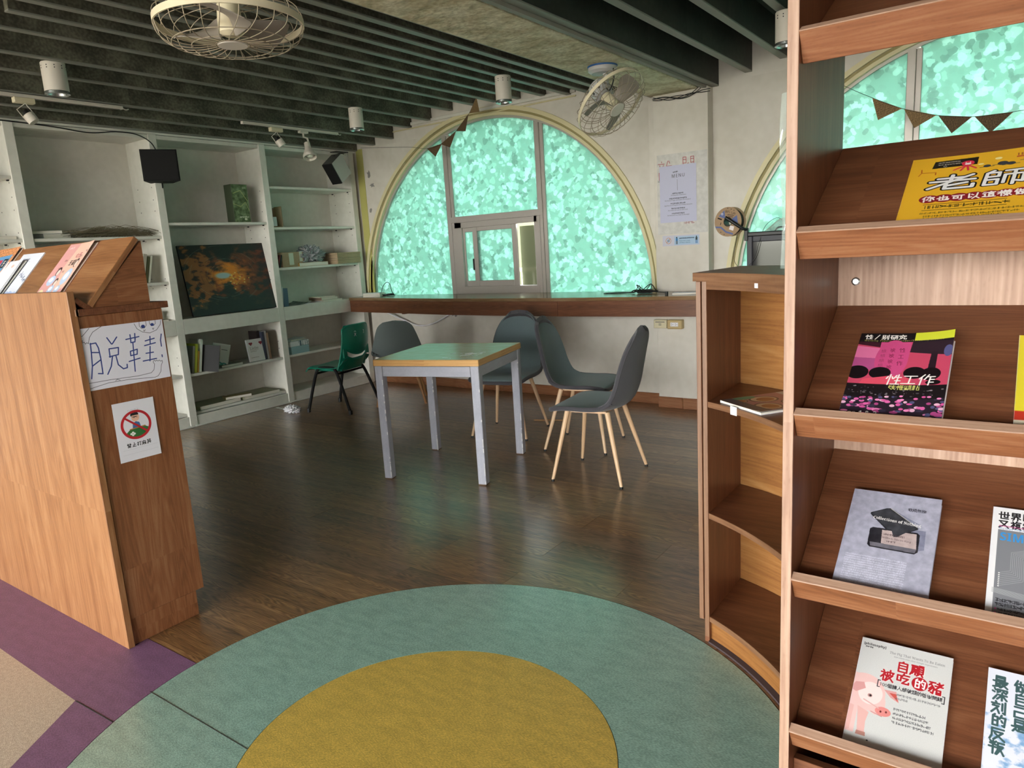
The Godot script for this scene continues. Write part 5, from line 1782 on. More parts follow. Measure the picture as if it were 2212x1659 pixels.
func build_lamps() -> void:
	var names := ["large white can downlight nearest the camera, over the left bookcase", "white can downlight hanging above the middle of the first arched window", "white can downlight by the window wall above the corner track light", "white can downlight under the right vault, half hidden by the display rack"]
	var at_ := [[Vector3(-4.87, 2.645, -2.19), 0.067], [Vector3(-3.15, 2.6, -4.47), 0.058], [Vector3(-4.77, 2.64, -4.54), 0.060], [Vector3(-1.18, 2.60, -4.5), 0.058]]
	for i in 4:
		var r: float = at_[i][1]
		var o := thing("downlight", names[i], "lamp", at_[i][0], 0, "can downlights under the beams")
		var s := sb()
		lathe(s, [Vector2(0, 0.002), Vector2(r - 0.003, 0.002), Vector2(r, -0.002), Vector2(r, -0.165)], 30)
		part(s, "housing", M.lamp_white, o)
		s = sb()
		lathe(s, [Vector2(r, -0.165), Vector2(r + 0.002, -0.168), Vector2(r + 0.002, -0.180), Vector2(r - 0.006, -0.184), Vector2(r - 0.016, -0.178), Vector2(r * 0.5, -0.13), Vector2(0, -0.12)], 30)
		part(s, "reflector_ring", M.steel, o)
		s = sb()
		for k in 10:
			var a := TAU * k / 10
			for y in [-0.022, -0.036]:
				lathe(s, [Vector2(0.0035, 0), Vector2(0.0035, 0.0012), Vector2(0, 0.0012)], 6, Transform3D(Basis(Vector3.UP, a) * Basis(Vector3.RIGHT, PI / 2), Basis(Vector3.UP, a) * Vector3(0, y, r - 0.0004)))
		stuff(part(s, "vent_holes", M.black, o))
	# track lights
	for t in 2:
		var zc := [-2.2, -4.27][t] as float
		var o := thing("track_light", ["white ceiling track with one round spotlight at the far left", "short white ceiling track with two spotlights before the right bookcase bay"][t], "lamp", Vector3(-5.30, 2.513, zc), 0, "ceiling track lights")
		var s := sb()
		var z0 := [-0.60, -0.52][t] as float
		var z1 := [0.9, 0.50][t] as float
		bx(s, Vector3(-0.017, 0.0, z0), Vector3(0.017, 0.022, z1), 0.002)
		part(s, "track", M.lamp_white, o)
		s = sb()
		bx(s, Vector3(-0.004, -0.0015, z0 + 0.02), Vector3(0.004, 0.001, z1 - 0.02), 0)
		part(s, "track_slot", M.alu_dark, o)
		s = sb()
		tube(s, curve([Vector3(0, 0.01, z0), Vector3(0.01, 0.0, z0 - 0.02), Vector3(-0.01, 0.01, z0 - 0.05)], 4), 0.004, 6)
		part(s, "wire", M.lamp_white, o)
		var zs := [0.03, 0.17][t] as float
		s = sb()
		bx(s, Vector3(-0.022, -0.034, zs - 0.06), Vector3(0.022, 0.0, zs + 0.06), 0.003)
		part(s, "adapter", M.fan_cream, o)
		var hb := Basis(Vector3(1, 0, 0), 0.45) * Basis(Vector3(0, 0, 1), 0.35)
		var hx := Transform3D(hb, Vector3(0.01, -0.105, zs - 0.01))
		s = sb()
		for sd in [-1.0, 1.0]:
			tube(s, [Vector3(0, -0.03, zs - 0.01), hx * Vector3(0, 0.055, sd * 0.035), hx * Vector3(0, -0.01, sd * 0.037)], 0.0028, 6)
		part(s, "bracket", M.lamp_white, o)
		s = sb()
		lathe(s, [Vector2(0.0, 0.004), Vector2(0.034, 0.004), Vector2(0.036, 0.0), Vector2(0.034, -0.024), Vector2(0.035, -0.026), Vector2(0.033, -0.052), Vector2(0.0, -0.055)], 22, hx)
		var hd := part(s, "spot_head", M.lamp_white, o)
		s = sb()
		lathe(s, [Vector2(0.0, 0.035), Vector2(0.018, 0.03), Vector2(0.026, 0.004)], 18, hx)
		part(s, "socket", M.black, hd)
		if t == 1:
			var zz := -0.12
			s = sb()
			bx(s, Vector3(-0.02, -0.02, zz - 0.045), Vector3(0.02, 0.0, zz + 0.045), 0.003)
			tube(s, [Vector3(0, -0.01, zz), Vector3(0, -0.05, zz), Vector3(0.005, -0.06, zz - 0.035), Vector3(0.01, -0.13, zz - 0.05)], 0.009, 8)
			part(s, "arm", M.lamp_white, o)
			var bx2 := Transform3D(Basis(Vector3(1, 0, 0), -0.18) * Basis(Vector3(0, 0, 1), 0.38), Vector3(0.02, -0.12, zz - 0.015))
			s = sb()
			lathe(s, [Vector2(0.0, 0.02), Vector2(0.026, 0.018), Vector2(0.028, -0.03), Vector2(0.034, -0.05), Vector2(0.058, -0.10), Vector2(0.060, -0.128), Vector2(0.056, -0.128), Vector2(0.053, -0.10), Vector2(0.03, -0.06)], 28, bx2)
			var shade := part(s, "bell_shade", M.lamp_white, o)
			s = sb()
			lathe(s, [Vector2(0.02, -0.05), Vector2(0.03, -0.08), Vector2(0.034, -0.105), Vector2(0.02, -0.122), Vector2(0.0, -0.126)], 18, bx2)
			part(s, "bulb", mt(hex("e6e2d6"), 0.15), shade)

# ---------- loudspeakers ----------
func build_speakers() -> void:
	var o := thing("loudspeaker", "black wedge loudspeaker hung on the bookcase between the two left bays", "speaker", Vector3(-5.78, 2.08, -3.29), deg_to_rad(62))
	var s := sb()
	var pl := PackedVector2Array([Vector2(-0.14, 0.0), Vector2(0.14, 0.0), Vector2(0.155, 0.235), Vector2(-0.155, 0.235)])
	var cab := func(z0: float, z1: float) -> void:
		extr(s, PackedVector2Array([Vector2(-0.085, -0.10), Vector2(0.085, -0.10), Vector2(0.135, 0.09), Vector2(-0.135, 0.09)]), z0, z1, Transform3D(Basis(Vector3(1, 0, 0), Vector3(0, 0, 1), Vector3(0, 1, 0)), Vector3.ZERO))
	cab.call(0.0, 0.245)
	part(s, "cabinet", M.black_matte, o)
	s = sb()
	bx(s, Vector3(-0.128, 0.008, 0.09), Vector3(0.128, 0.237, 0.099), 0.003)
	part(s, "grille", M.black_matte, o)
	s = sb()
	tube(s, [Vector3(0.0, 0.0, -0.03), Vector3(0.0, -0.03, -0.05), Vector3(0.0, -0.035, -0.09)], 0.006, 6)
	part(s, "wall_bracket", M.black, o)
	o = thing("loudspeaker", "tilted loudspeaker with glare painted on one side hung at the bookcase corner by the window", "speaker", Vector3(-5.78, 2.28, -5.17), 0.0)
	var b := Basis(Vector3.UP, 0.12) * Basis(Vector3.RIGHT, 0.62)
	s = sb()
	cbox(s, Vector3(0.128, 0.23, 0.19), Transform3D(b, Vector3.ZERO), 0.004)
	var cabn := part(s, "cabinet", mt(hex("4c4c49"), 0.4), o)
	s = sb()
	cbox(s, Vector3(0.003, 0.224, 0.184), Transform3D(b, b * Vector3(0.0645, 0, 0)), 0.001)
	part(s, "glare_side", mt(hex("b9bab6"), 0.4, 0.2), cabn)  # window glare on the dark cabinet side, put into the colour
	s = sb()
	cbox(s, Vector3(0.124, 0.226, 0.012), Transform3D(b, b * Vector3(0, 0, 0.1)), 0.003)
	part(s, "grille", M.black_matte, o)
	s = sb()
	tube(s, curve([b * Vector3(0, 0.11, -0.05), Vector3(-0.02, 0.165, -0.10), Vector3(-0.06, 0.17, -0.16)], 5), 0.010, 8)
	cbox(s, Vector3(0.10, 0.008, 0.16), at(Vector3(-0.03, 0.172, -0.08)), 0.002)
	part(s, "hanging_bracket", M.black, o)
	s = sb()
	tube(s, curve([Vector3(-5.84, 2.472, -1.3), Vector3(-5.835, 2.462, -2.2), Vector3(-5.835, 2.45, -2.55), Vector3(-5.835, 2.43, -2.80), Vector3(-5.835, 2.455, -3.0), Vector3(-5.835, 2.45, -3.16), Vector3(-5.835, 2.40, -3.27), Vector3(-5.83, 2.325, -3.31)], 6), 0.0045, 6)
	solo(s, "speaker_cable", M.black, "thin black cable running along the bookcase top to the black loudspeaker", "cable")

# ---------- bunting ----------
func flag(s: SurfaceTool, a: Vector3, b: Vector3, c: Vector3) -> void:
	var n := (b - a).cross(c - a).normalized() * 0.0006
	for e in [n, -n]:
		tri(s, a + e, b + e, c + e, e.normalized(), e.normalized(), e.normalized(), Vector2(0, 0), Vector2(1, 0), Vector2(0.5, 1))

func build_bunting() -> void:
	var o := thing("bunting", "paper bunting of four brown printed pennants hanging steeply before the first window", "bunting", Vector3(-4.4, 2.4, -5.3))
	var d := Vector3(4.4, -2.4, 5.3)
	var mats := [pr_flag(1, hex("6b5538"), hex("2c2118")), pr_flag(5, hex("8e744e"), hex("4a3a26"))]
	var s := sb()
	tube(s, curve([Vector3(-5.72, 2.50, -5.47) + d, Vector3(-4.96, 2.405, -5.36) + d, Vector3(-4.657, 2.349, -5.3) + d, Vector3(-4.47, 2.368, -5.3) + d, Vector3(-4.29, 2.455, -5.3) + d, Vector3(-4.125, 2.584, -5.3) + d, Vector3(-4.036, 2.707, -5.3) + d], 6), 0.0016, 5)
	part(s, "string", M.black, o)
	for e in [[-4.657, 2.349, -4.465, 2.370, -4.55, 2.262, 0], [-4.485, 2.366, -4.288, 2.458, -4.365, 2.322, 0], [-4.292, 2.455, -4.132, 2.582, -4.172, 2.438, 0], [-4.124, 2.584, -4.030, 2.707, -4.00, 2.579, 1]]:
		s = sb()
		flag(s, Vector3(e[0], e[1], -5.3) + d, Vector3(e[2], e[3], -5.3) + d, Vector3(e[4], e[5], -5.292) + d)
		part(s, "pennant", mats[e[6]], o)
	o = thing("bunting", "paper bunting of brown printed pennants sagging across the second arched window", "bunting", Vector3(-0.4, 2.0, -5.2))
	d = Vector3(0.4, -2.0, 5.2)
	s = sb()
	var line := [Vector3(-1.25, 2.44, -5.3), Vector3(-1.0, 2.27, -5.22), Vector3(-0.835, 2.17, -5.2), Vector3(-0.659, 2.077, -5.2), Vector3(-0.474, 2.011, -5.2), Vector3(-0.289, 1.976, -5.2), Vector3(-0.092, 1.974, -5.2), Vector3(0.12, 2.0, -5.2), Vector3(0.5, 2.15, -5.25), Vector3(0.9, 2.4, -5.35)]
	var l2 := []
	for p in line: l2.append(p + d)
	tube(s, curve(l2, 5), 0.0016, 5)
	part(s, "string", M.black, o)
	for e in [[-0.835, 2.17, -0.664, 2.08, -0.797, 2.03, 0], [-0.655, 2.076, -0.478, 2.013, -0.594, 1.953, 0], [-0.470, 2.010, -0.294, 1.977, -0.395, 1.896, 1], [-0.284, 1.976, -0.095, 1.974, -0.20, 1.872, 0], [0.0, 1.985, 0.18, 2.012, 0.10, 1.90, 1]]:
		s = sb()
		flag(s, Vector3(e[0], e[1], -5.2) + d, Vector3(e[2], e[3], -5.2) + d, Vector3(e[4], e[5], -5.195) + d)
		part(s, "pennant", mats[1 - e[6]] if e[0] < -0.3 else mats[0], o)

# ---------- 3-D printer on the counter ----------
func build_printer() -> void:
	var o := thing("printer", "black box shaped machine with dark glass front on the counter under the second window", "printer", Vector3(-1.36, 0.962, -5.15), 0)
	var s := sb()
	bx(s, Vector3(-0.19, 0, -0.17), Vector3(-0.15, 0.40, 0.17), 0.006)
	bx(s, Vector3(0.15, 0, -0.17), Vector3(0.19, 0.40, 0.17), 0.006)
	bx(s, Vector3(-0.19, 0, -0.17), Vector3(0.19, 0.40, -0.15), 0.004)
	bx(s, Vector3(-0.15, 0, -0.15), Vector3(0.15, 0.05, 0.17), 0.004)
	bx(s, Vector3(-0.15, 0.36, -0.15), Vector3(0.15, 0.40, 0.17), 0.004)
	part(s, "body", mt(hex("2f2f37"), 0.5), o)
	s = sb()
	bx(s, Vector3(-0.195, 0.396, -0.175), Vector3(0.195, 0.426, 0.175), 0.006)
	part(s, "lid", M.black, o)
	s = sb()
	bx(s, Vector3(-0.15, 0.05, 0.155), Vector3(0.15, 0.36, 0.162), 0.001)
	part(s, "front_door", mt(hex("08080a"), 0.06), o)
	s = sb()
	bx(s, Vector3(-0.205, 0.37, 0.15), Vector3(-0.18, 0.455, 0.18), 0.003)
	tube(s, [Vector3(-0.19, 0.445, 0.17), Vector3(-0.20, 0.452, 0.225), Vector3(-0.315, 0.535, 0.235)], 0.011, 8)
	part(s, "spool_arm", M.black, o)
	s = sb()
	tube(s, curve([Vector3(-0.26, 0.40, 0.15), Vector3(-0.28, 0.25, 0.16), Vector3(-0.22, 0.18, 0.17), Vector3(-0.14, 0.24, 0.18), Vector3(-0.10, 0.36, 0.18), Vector3(-0.08, 0.46, 0.12), Vector3(-0.03, 0.51, 0.05), Vector3(0.0, 0.49, 0.0), Vector3(0.005, 0.42, -0.02)], 7), 0.0016, 5)
	tube(s, curve([Vector3(-0.02, 0.425, 0.10), Vector3(0.0, 0.445, 0.10), Vector3(0.06, 0.445, 0.10), Vector3(0.10, 0.425, 0.10)], 5), 0.006, 6)
	part(s, "feed_tube", M.black, o)
	# clear hood on the lid
	s = sb()
	sheet(s, func(u: float, v: float) -> Vector3: return Vector3(lerpf(-0.10, 0.14, u), 0.427 + 0.085 * sin(PI * u) * sin(PI * v), lerpf(-0.1, 0.12, v)), 14, 10, 0.001)
	part(s, "clear_cover", M.clear, o)
	o = thing("filament_spool", "cardboard filament reel with blue printed sectors held beside the black machine", "spool", Vector3(-1.665, 1.467, -4.985), deg_to_rad(-9))
	var tilt := Basis(Vector3(0, 0, 1), 0.0) * Basis(Vector3(1, 0, 0), PI / 2)
	var c := Cv.new(256, 256, hex("a08568"))
	c.poly(PackedVector2Array([Vector2(104, 100), Vector2(96, 26), Vector2(40, 76)]), hex("5f6c9c"))
	c.poly(PackedVector2Array([Vector2(164, 106), Vector2(214, 76), Vector2(222, 146), Vector2(200, 170)]), hex("5f6c9c"))
	c.ell(74, 58, 10, 10, hex("d8dae4"), 1.0, 0.5)
	c.path(PackedVector2Array([Vector2(8, 168), Vector2(60, 172), Vector2(110, 214), Vector2(170, 234)]), 14, hex("5f6c9c"))
	c.text("PC Lab", 122, 50, 26, hex("3c3028"), "Droid Sans", 0.3)
	c.cjk("公", 104, 28, 18, 2.5, hex("3c3028"))
	c.small(6, 124, 62, 9, 1.5, hex("3c3028"), 3, 2.0)
	c.small(4, 134, 78, 9, 1.5, hex("3c3028"), 4, 2.0)
	c.poly(PackedVector2Array([Vector2(150, 160), Vector2(188, 172), Vector2(178, 208), Vector2(138, 194)]), hex("e6dede"))
	c.line(Vector2(36, 92), Vector2(66, 104), 11, hex("15130f"))
	c.line(Vector2(62, 132), Vector2(56, 150), 5, hex("15130f"))
	for e in [[128, 12], [160, 22], [186, 34], [60, 214], [92, 236]]:
		c.ell(e[0], e[1], 4, 4, hex("1c1a16"))
	s = sb()
	var n := 40
	for i in n:
		var a := TAU * i / n
		var bb := TAU * (i + 1) / n
		var q := []
		for e in [[a, 0.029], [a, 0.099], [bb, 0.099], [bb, 0.029]]:
			q.append(Vector3(cos(e[0]) * e[1], sin(e[0]) * e[1], 0.033))
		var uv := func(v: Vector3) -> Vector2: return Vector2(0.5 + v.x / 0.2, 0.5 - v.y / 0.2)
		quad(s, q[0], q[1], q[2], q[3], Vector3(0, 0, 1), uv.call(q[0]), uv.call(q[1]), uv.call(q[2]), uv.call(q[3]))
	part(s, "front_flange", print_mat(c, 0.8), o)
	s = sb()
	for z in [-0.033, 0.030]:
		s = sb()
		lathe(s, [Vector2(0.028, z), Vector2(0.0995, z), Vector2(0.0995, z + 0.0028), Vector2(0.028, z + 0.0028)], 40, Transform3D(tilt, Vector3.ZERO))
		part(s, "flange_board", M.kraft, o)
	s = sb()
	lathe(s, [Vector2(0.086, -0.03), Vector2(0.086, 0.03)], 40, Transform3D(tilt, Vector3.ZERO))
	part(s, "wound_filament", M.black, o)
	s = sb()
	lathe(s, [Vector2(0.028, -0.034), Vector2(0.028, 0.034), Vector2(0.032, 0.034), Vector2(0.032, -0.034)], 28, Transform3D(tilt, Vector3.ZERO))
	part(s, "core_tube", M.black, o)
	# strip of clear plastic sheet hanging beside the rack
	s = sb()
	sheet(s, func(u: float, v: float) -> Vector3: return Vector3(lerpf(-0.018, 0.022, u), lerpf(0.24, -0.26, v), 0.012 * sin(v * 7.0) + 0.01 * sin(u * 4.0 + v * 5.0)), 6, 30, 0.0006)
	solo(s, "plastic_sheet", M.clear, "narrow strip of clear crinkled plastic hanging before the black machine", "plastic strip", Vector3(-0.578, 1.53, -2.24))

# ---------- paper and boxes on the wall ----------
func build_wall_things() -> void:
	var c := Cv.new(400, 610, hex("cfcdc8"))
	c.noise(3, 0.08, 0.02)
	c.glyph("離", 10, 50, 110, 140, 4.0, hex("a8404a"))
	c.glyph("開", 205, 28, 90, 130, 4.0, hex("a8404a"))
	c.small(5, 215, 522, 14, 2, hex("a06a70"), 6)
	c.small(3, 8, 190, 14, 2, hex("77757a"), 7)
	var s := sb()
	sheet(s, func(u: float, v: float) -> Vector3: return Vector3((u - 0.5) * 0.408, (0.5 - v) * 0.608, 0.001 + 0.003 * maxf(0.0, sin(u * 5.0 + v * 3.0)) * pow(absf(v - 0.5) * 2.0, 3)), 10, 10, 0.0003, Vector2.ONE, 1.0)
	solo(s, "backing_paper", print_mat(c, 0.8), "large crinkled white paper with red handwritten characters taped to the pilaster", "paper", Vector3(-2.184, 1.715, -5.418))
	c = Cv.new(300, 430, hex("c3c4da"))
	c.text("MENU", 100, 92, 34, hex("55555f"), "Droid Sans", -0.02, 4.0)
	c.small(4, 112, 46, 9, 1.6, hex("55555f"), 1, -0.6)
	c.rect(146, 106, 2, 84, hex("55555f"))
	for i in 5:
		var y := 206 + i * 38
		var n: int = [9, 14, 12, 11, 10][i]
		c.small(n, 150 - n * 5.2, y, 9, 1.6, hex("50505c"), 60 + i)
		c.text(["The Rhapsody of Adventure", "The Pursuit of Light and Shadow The Sounds of", "Light Records of Forgotten The Goodbye Adventure", "The Golden Path and the Silver Arch", "The Romantic Love Under the Moonlight"][i], [92, 40, 36, 66, 60][i], y + 22, 11, hex("6a6a78"), "Droid Serif", 0, 0, 0.86)
	s = sb()
	sheet(s, func(u: float, v: float) -> Vector3: return Vector3((u - 0.5) * 0.298, (0.5 - v) * 0.43, 0.001 + 0.001 * sin(u * 4.0)), 6, 6, 0.0003, Vector2.ONE, 1.0)
	solo(s, "menu_sheet", print_mat(c, 0.7), "pale lilac menu sheet printed in small lines, taped over the larger white paper", "menu", Vector3(-2.216, 1.716, -5.4125))
	c = Cv.new(360, 96, hex("c9c8d4"))
	c.rect(116, 12, 236, 76, hex("a9c4dc"))
	c.ell(58, 48, 27, 28, hex("b9774a"), 1.0, 0.85)
	c.ell(58, 48, 15, 14, hex("7fa6c4"))
	c.line(Vector2(40, 66), Vector2(76, 30), 4, hex("b9774a"))
	for e in [[140, hex("3a78b0"), hex("1f2a38")], [330, hex("22343c"), hex("2f6ca8")]]:
		c.ell(e[0], 22, 6, 7, hex("2a2a2e"))
		c.rect(e[0] - 9, 28, 18, 24, e[1])
		c.rect(e[0] - 8, 52, 6, 30, e[2])
		c.rect(e[0] + 2, 52, 6, 30, e[2])
	c.small(14, 164, 26, 9, 2, hex("26364a"), 3)
	c.text("Please wear a mask", 164, 58, 12, hex("41607c"))
	c.text("and keep a distance", 164, 74, 12, hex("41607c"))
	s = sb()
	sheet(s, func(u: float, v: float) -> Vector3: return Vector3((u - 0.5) * 0.305, (0.5 - v) * 0.082, 0.001), 2, 2, 0.0003, Vector2.ONE, 1.0)
	solo(s, "health_sticker", print_mat(c, 0.6), "small blue and white strip with two figures stuck under the large paper", "sticker", Vector3(-2.2, 1.36, -5.419))
	# outlet boxes below the counter
	var o := thing("outlet_box", "cream surface box with slotted cover left of the twin socket under the counter", "outlet", Vector3(-2.372, 0.702, -5.42))
	s = sb()
	bx(s, Vector3(-0.056, -0.035, 0), Vector3(0.056, 0.035, 0.045), 0.005)
	part(s, "box", mt(hex("d8cfae"), 0.5), o)
	s = sb()
	bx(s, Vector3(-0.04, 0.014, 0.0445), Vector3(0.04, 0.019, 0.046), 0)
	part(s, "slot", M.alu_dark, o)
	s = sb()
	bx(s, Vector3(-0.011, -0.014, 0.0445), Vector3(0.011, 0.008, 0.046), 0)
	part(s, "badge", mt(hex("b0a88c"), 0.6), o)
	o = thing("outlet_box", "yellowed surface box with a white twin socket under the counter", "outlet", Vector3(-2.245, 0.70, -5.42))
	s = sb()
	bx(s, Vector3(-0.062, -0.037, 0), Vector3(0.062, 0.037, 0.055), 0.005)
	part(s, "box", mt(hex("bfa877"), 0.5), o)
	s = sb()
	bx(s, Vector3(-0.033, -0.015, 0.0545), Vector3(0.033, 0.017, 0.058), 0.002)
	var so := part(s, "socket", M.paper, o)
	s = sb()
	for x in [-0.017, 0.017]:
		for e in [[-0.006, 0.006], [-0.006, -0.005], [0.006, 0.0]]:
			cbox(s, Vector3(0.004, 0.005, 0.001), at(Vector3(x + e[0], e[1] + 0.001, 0.0582)), 0)
	stuff(part(s, "socket_holes", M.black, so))
	# cables under the counter
	s = sb()
	tube(s, curve([Vector3(-5.60, 0.80, -5.46), Vector3(-5.35, 0.70, -5.49), Vector3(-5.15, 0.64, -5.505), Vector3(-4.95, 0.66, -5.505), Vector3(-4.7, 0.76, -5.49), Vector3(-4.55, 0.85, -5.45)], 8), 0.008, 8)
	solo(s, "cable", M.paper, "white cable sagging along the wall under the left end of the counter", "cable")

# ---------- on the counter and the floor ----------
func crumple(s: SurfaceTool, r: Vector3, seed_: int, amp: float, freq: float) -> void:
	var n := FastNoiseLite.new()
	n.seed = seed_
	n.frequency = freq
	n.noise_type = FastNoiseLite.TYPE_SIMPLEX
	n.fractal_type = FastNoiseLite.FRACTAL_RIDGED
	n.fractal_octaves = 3
	var P := func(u: float, v: float) -> Vector3:
		var a := TAU * u
		var t := PI * v
		var d := Vector3(sin(t) * cos(a), cos(t), sin(t) * sin(a))
		var k := 0.8 + amp * n.get_noise_3dv(d * 100.0)
		var p := d * k * r
		p.y = maxf(p.y, -r.y * 0.75)
		return p
	sheet(s, P, 56, 32, 0.0)

func build_small_things() -> void:
	# left end of the counter
	var f := Basis(Vector3(0.97, 0, -0.24), Vector3(-0.24, 0, -0.97), Vector3.UP)
	for i in 3:
		var t: Array = [["thick white book at the bottom of the small stack on the counter's left end", 0.0, 0.018, hex("ddd6cb")], ["middle white book of the small stack on the counter's left end", 0.018, 0.014, hex("e6e0d8")], ["thin pale pad on top of the small stack on the counter's left end", 0.032, 0.008, hex("dfe6ea")]][i]
		book(t[0], Transform3D(f.rotated(Vector3.UP, 0.08 * i), Vector3(-5.66, 0.9625 + t[1], -5.24)), 0.21 - 0.01 * i, 0.14, t[2] - 0.0006, mt(t[3], 0.6), "books stacked on the counter")
	var s := sb()
	var pts := []
	for k in 3:
		for i in 14:
			var a := TAU * i / 14
			pts.append(Vector3(cos(a) * (0.09 - 0.008 * k), 0.006 + 0.006 * k + 0.002 * sin(a * 3), sin(a) * 0.05))
	pts.append_array([Vector3(0.07, 0.05, 0.01), Vector3(0.04, 0.125, 0.0), Vector3(-0.02, 0.14, -0.01), Vector3(-0.07, 0.09, 0.0), Vector3(-0.085, 0.03, 0.01)])
	tube(s, curve(pts, 3), 0.0032, 6)
	solo(s, "cable_coil", M.black, "coiled black cable with one loop standing up at the left end of the counter", "cable", Vector3(-5.45, 0.963, -5.40))
	s = sb()
	pts = []
	var r := RandomNumberGenerator.new()
	r.seed = 2
	for i in 34:
		var a := i * 0.9
		pts.append(Vector3(cos(a) * r.randf_range(0.04, 0.13), 0.008 + 0.02 * r.randf() + (0.05 if i % 9 == 4 else 0.0), sin(a) * r.randf_range(0.02, 0.05)))
	tube(s, curve(pts, 4), 0.0035, 6)
	tube(s, curve([Vector3(-0.10, 0.006, 0), Vector3(-0.2, 0.005, 0.02), Vector3(-0.34, 0.005, 0.03), Vector3(-0.37, 0.005, 0.0), Vector3(-0.30, 0.005, -0.03), Vector3(-0.1, 0.008, -0.01)], 6), 0.0035, 6)
	tube(s, curve([Vector3(0.08, 0.01, 0), Vector3(0.16, 0.006, 0.02), Vector3(0.2, 0.005, 0.05)], 5), 0.004, 6)
	cbox(s, Vector3(0.12, 0.03, 0.05), at(Vector3(-0.01, 0.016, 0.0)), 0.006)
	solo(s, "cable_tangle", M.black, "tangle of black cables and an adapter on the counter near the pilaster", "cable", Vector3(-2.43, 0.963, -5.25))
	book("flat silver white pad on the counter just right of the black cable tangle", Transform3D(f, Vector3(-2.13, 0.9625, -5.06)), 0.20, 0.12, 0.012, mt(hex("c9c9d4"), 0.3))
	s = sb()
	lathe(s, [Vector2(0, 0), Vector2(0.012, 0), Vector2(0.013, 0.01), Vector2(0.012, 0.026), Vector2(0, 0.026)], 14)
	solo(s, "tape_roll", M.black, "tiny black roll standing on the counter beside the silver pad", "roll", Vector3(-2.17, 0.9625, -5.05))
	# on the floor
	s = sb()
	crumple(s, Vector3(0.085, 0.035, 0.05), 3, 0.7, 0.02)
	solo(s, "tissue", M.paper, "crumpled white tissue on the floor by the green chair", "tissue", Vector3(-5.47, 0.027, -4.05))
	s = sb()
	sheet(s, func(u: float, v: float) -> Vector3: return Vector3(lerpf(-0.10, 0.10, u), 0.006 + 0.006 * sin(u * 14.0) * sin(v * 6.0), lerpf(-0.02, 0.02, v) + 0.03 * u), 20, 5, 0.0006)
	solo(s, "plastic_wrapper", M.clear, "clear plastic wrapper on the floor between the bookcase and the tissue", "wrapper", Vector3(-5.68, 0.004, -4.10))
	s = sb()
	cbox(s, Vector3(0.24, 0.008, 0.012), Transform3D(Basis(Vector3.UP, 0.35), Vector3.ZERO), 0.002, 0)
	solo(s, "wooden_stick", M.leg_dark, "short flat wooden stick lying on the floor behind the fabric chairs", "stick", Vector3(-3.04, 0.0045, -4.67))

func upright(x: float, y: float, z: float, lean := 0.0) -> Transform3D:   # spine towards the room, front cover towards the window
	return Transform3D(Basis(Vector3(0, 0, 1), 0.0) * Basis(Vector3(1, 0, 0), lean) * Basis(Vector3(-1, 0, 0), Vector3(0, 1, 0), Vector3(0, 0, -1)), Vector3(x, y, z))

func lying(x: float, y: float, z: float, turn := 0.0) -> Transform3D:
	return Transform3D(Basis(Vector3.UP, turn) * Basis(Vector3(0, 0, -1), Vector3(-1, 0, 0), Vector3(0, 1, 0)), Vector3(x, y, z))

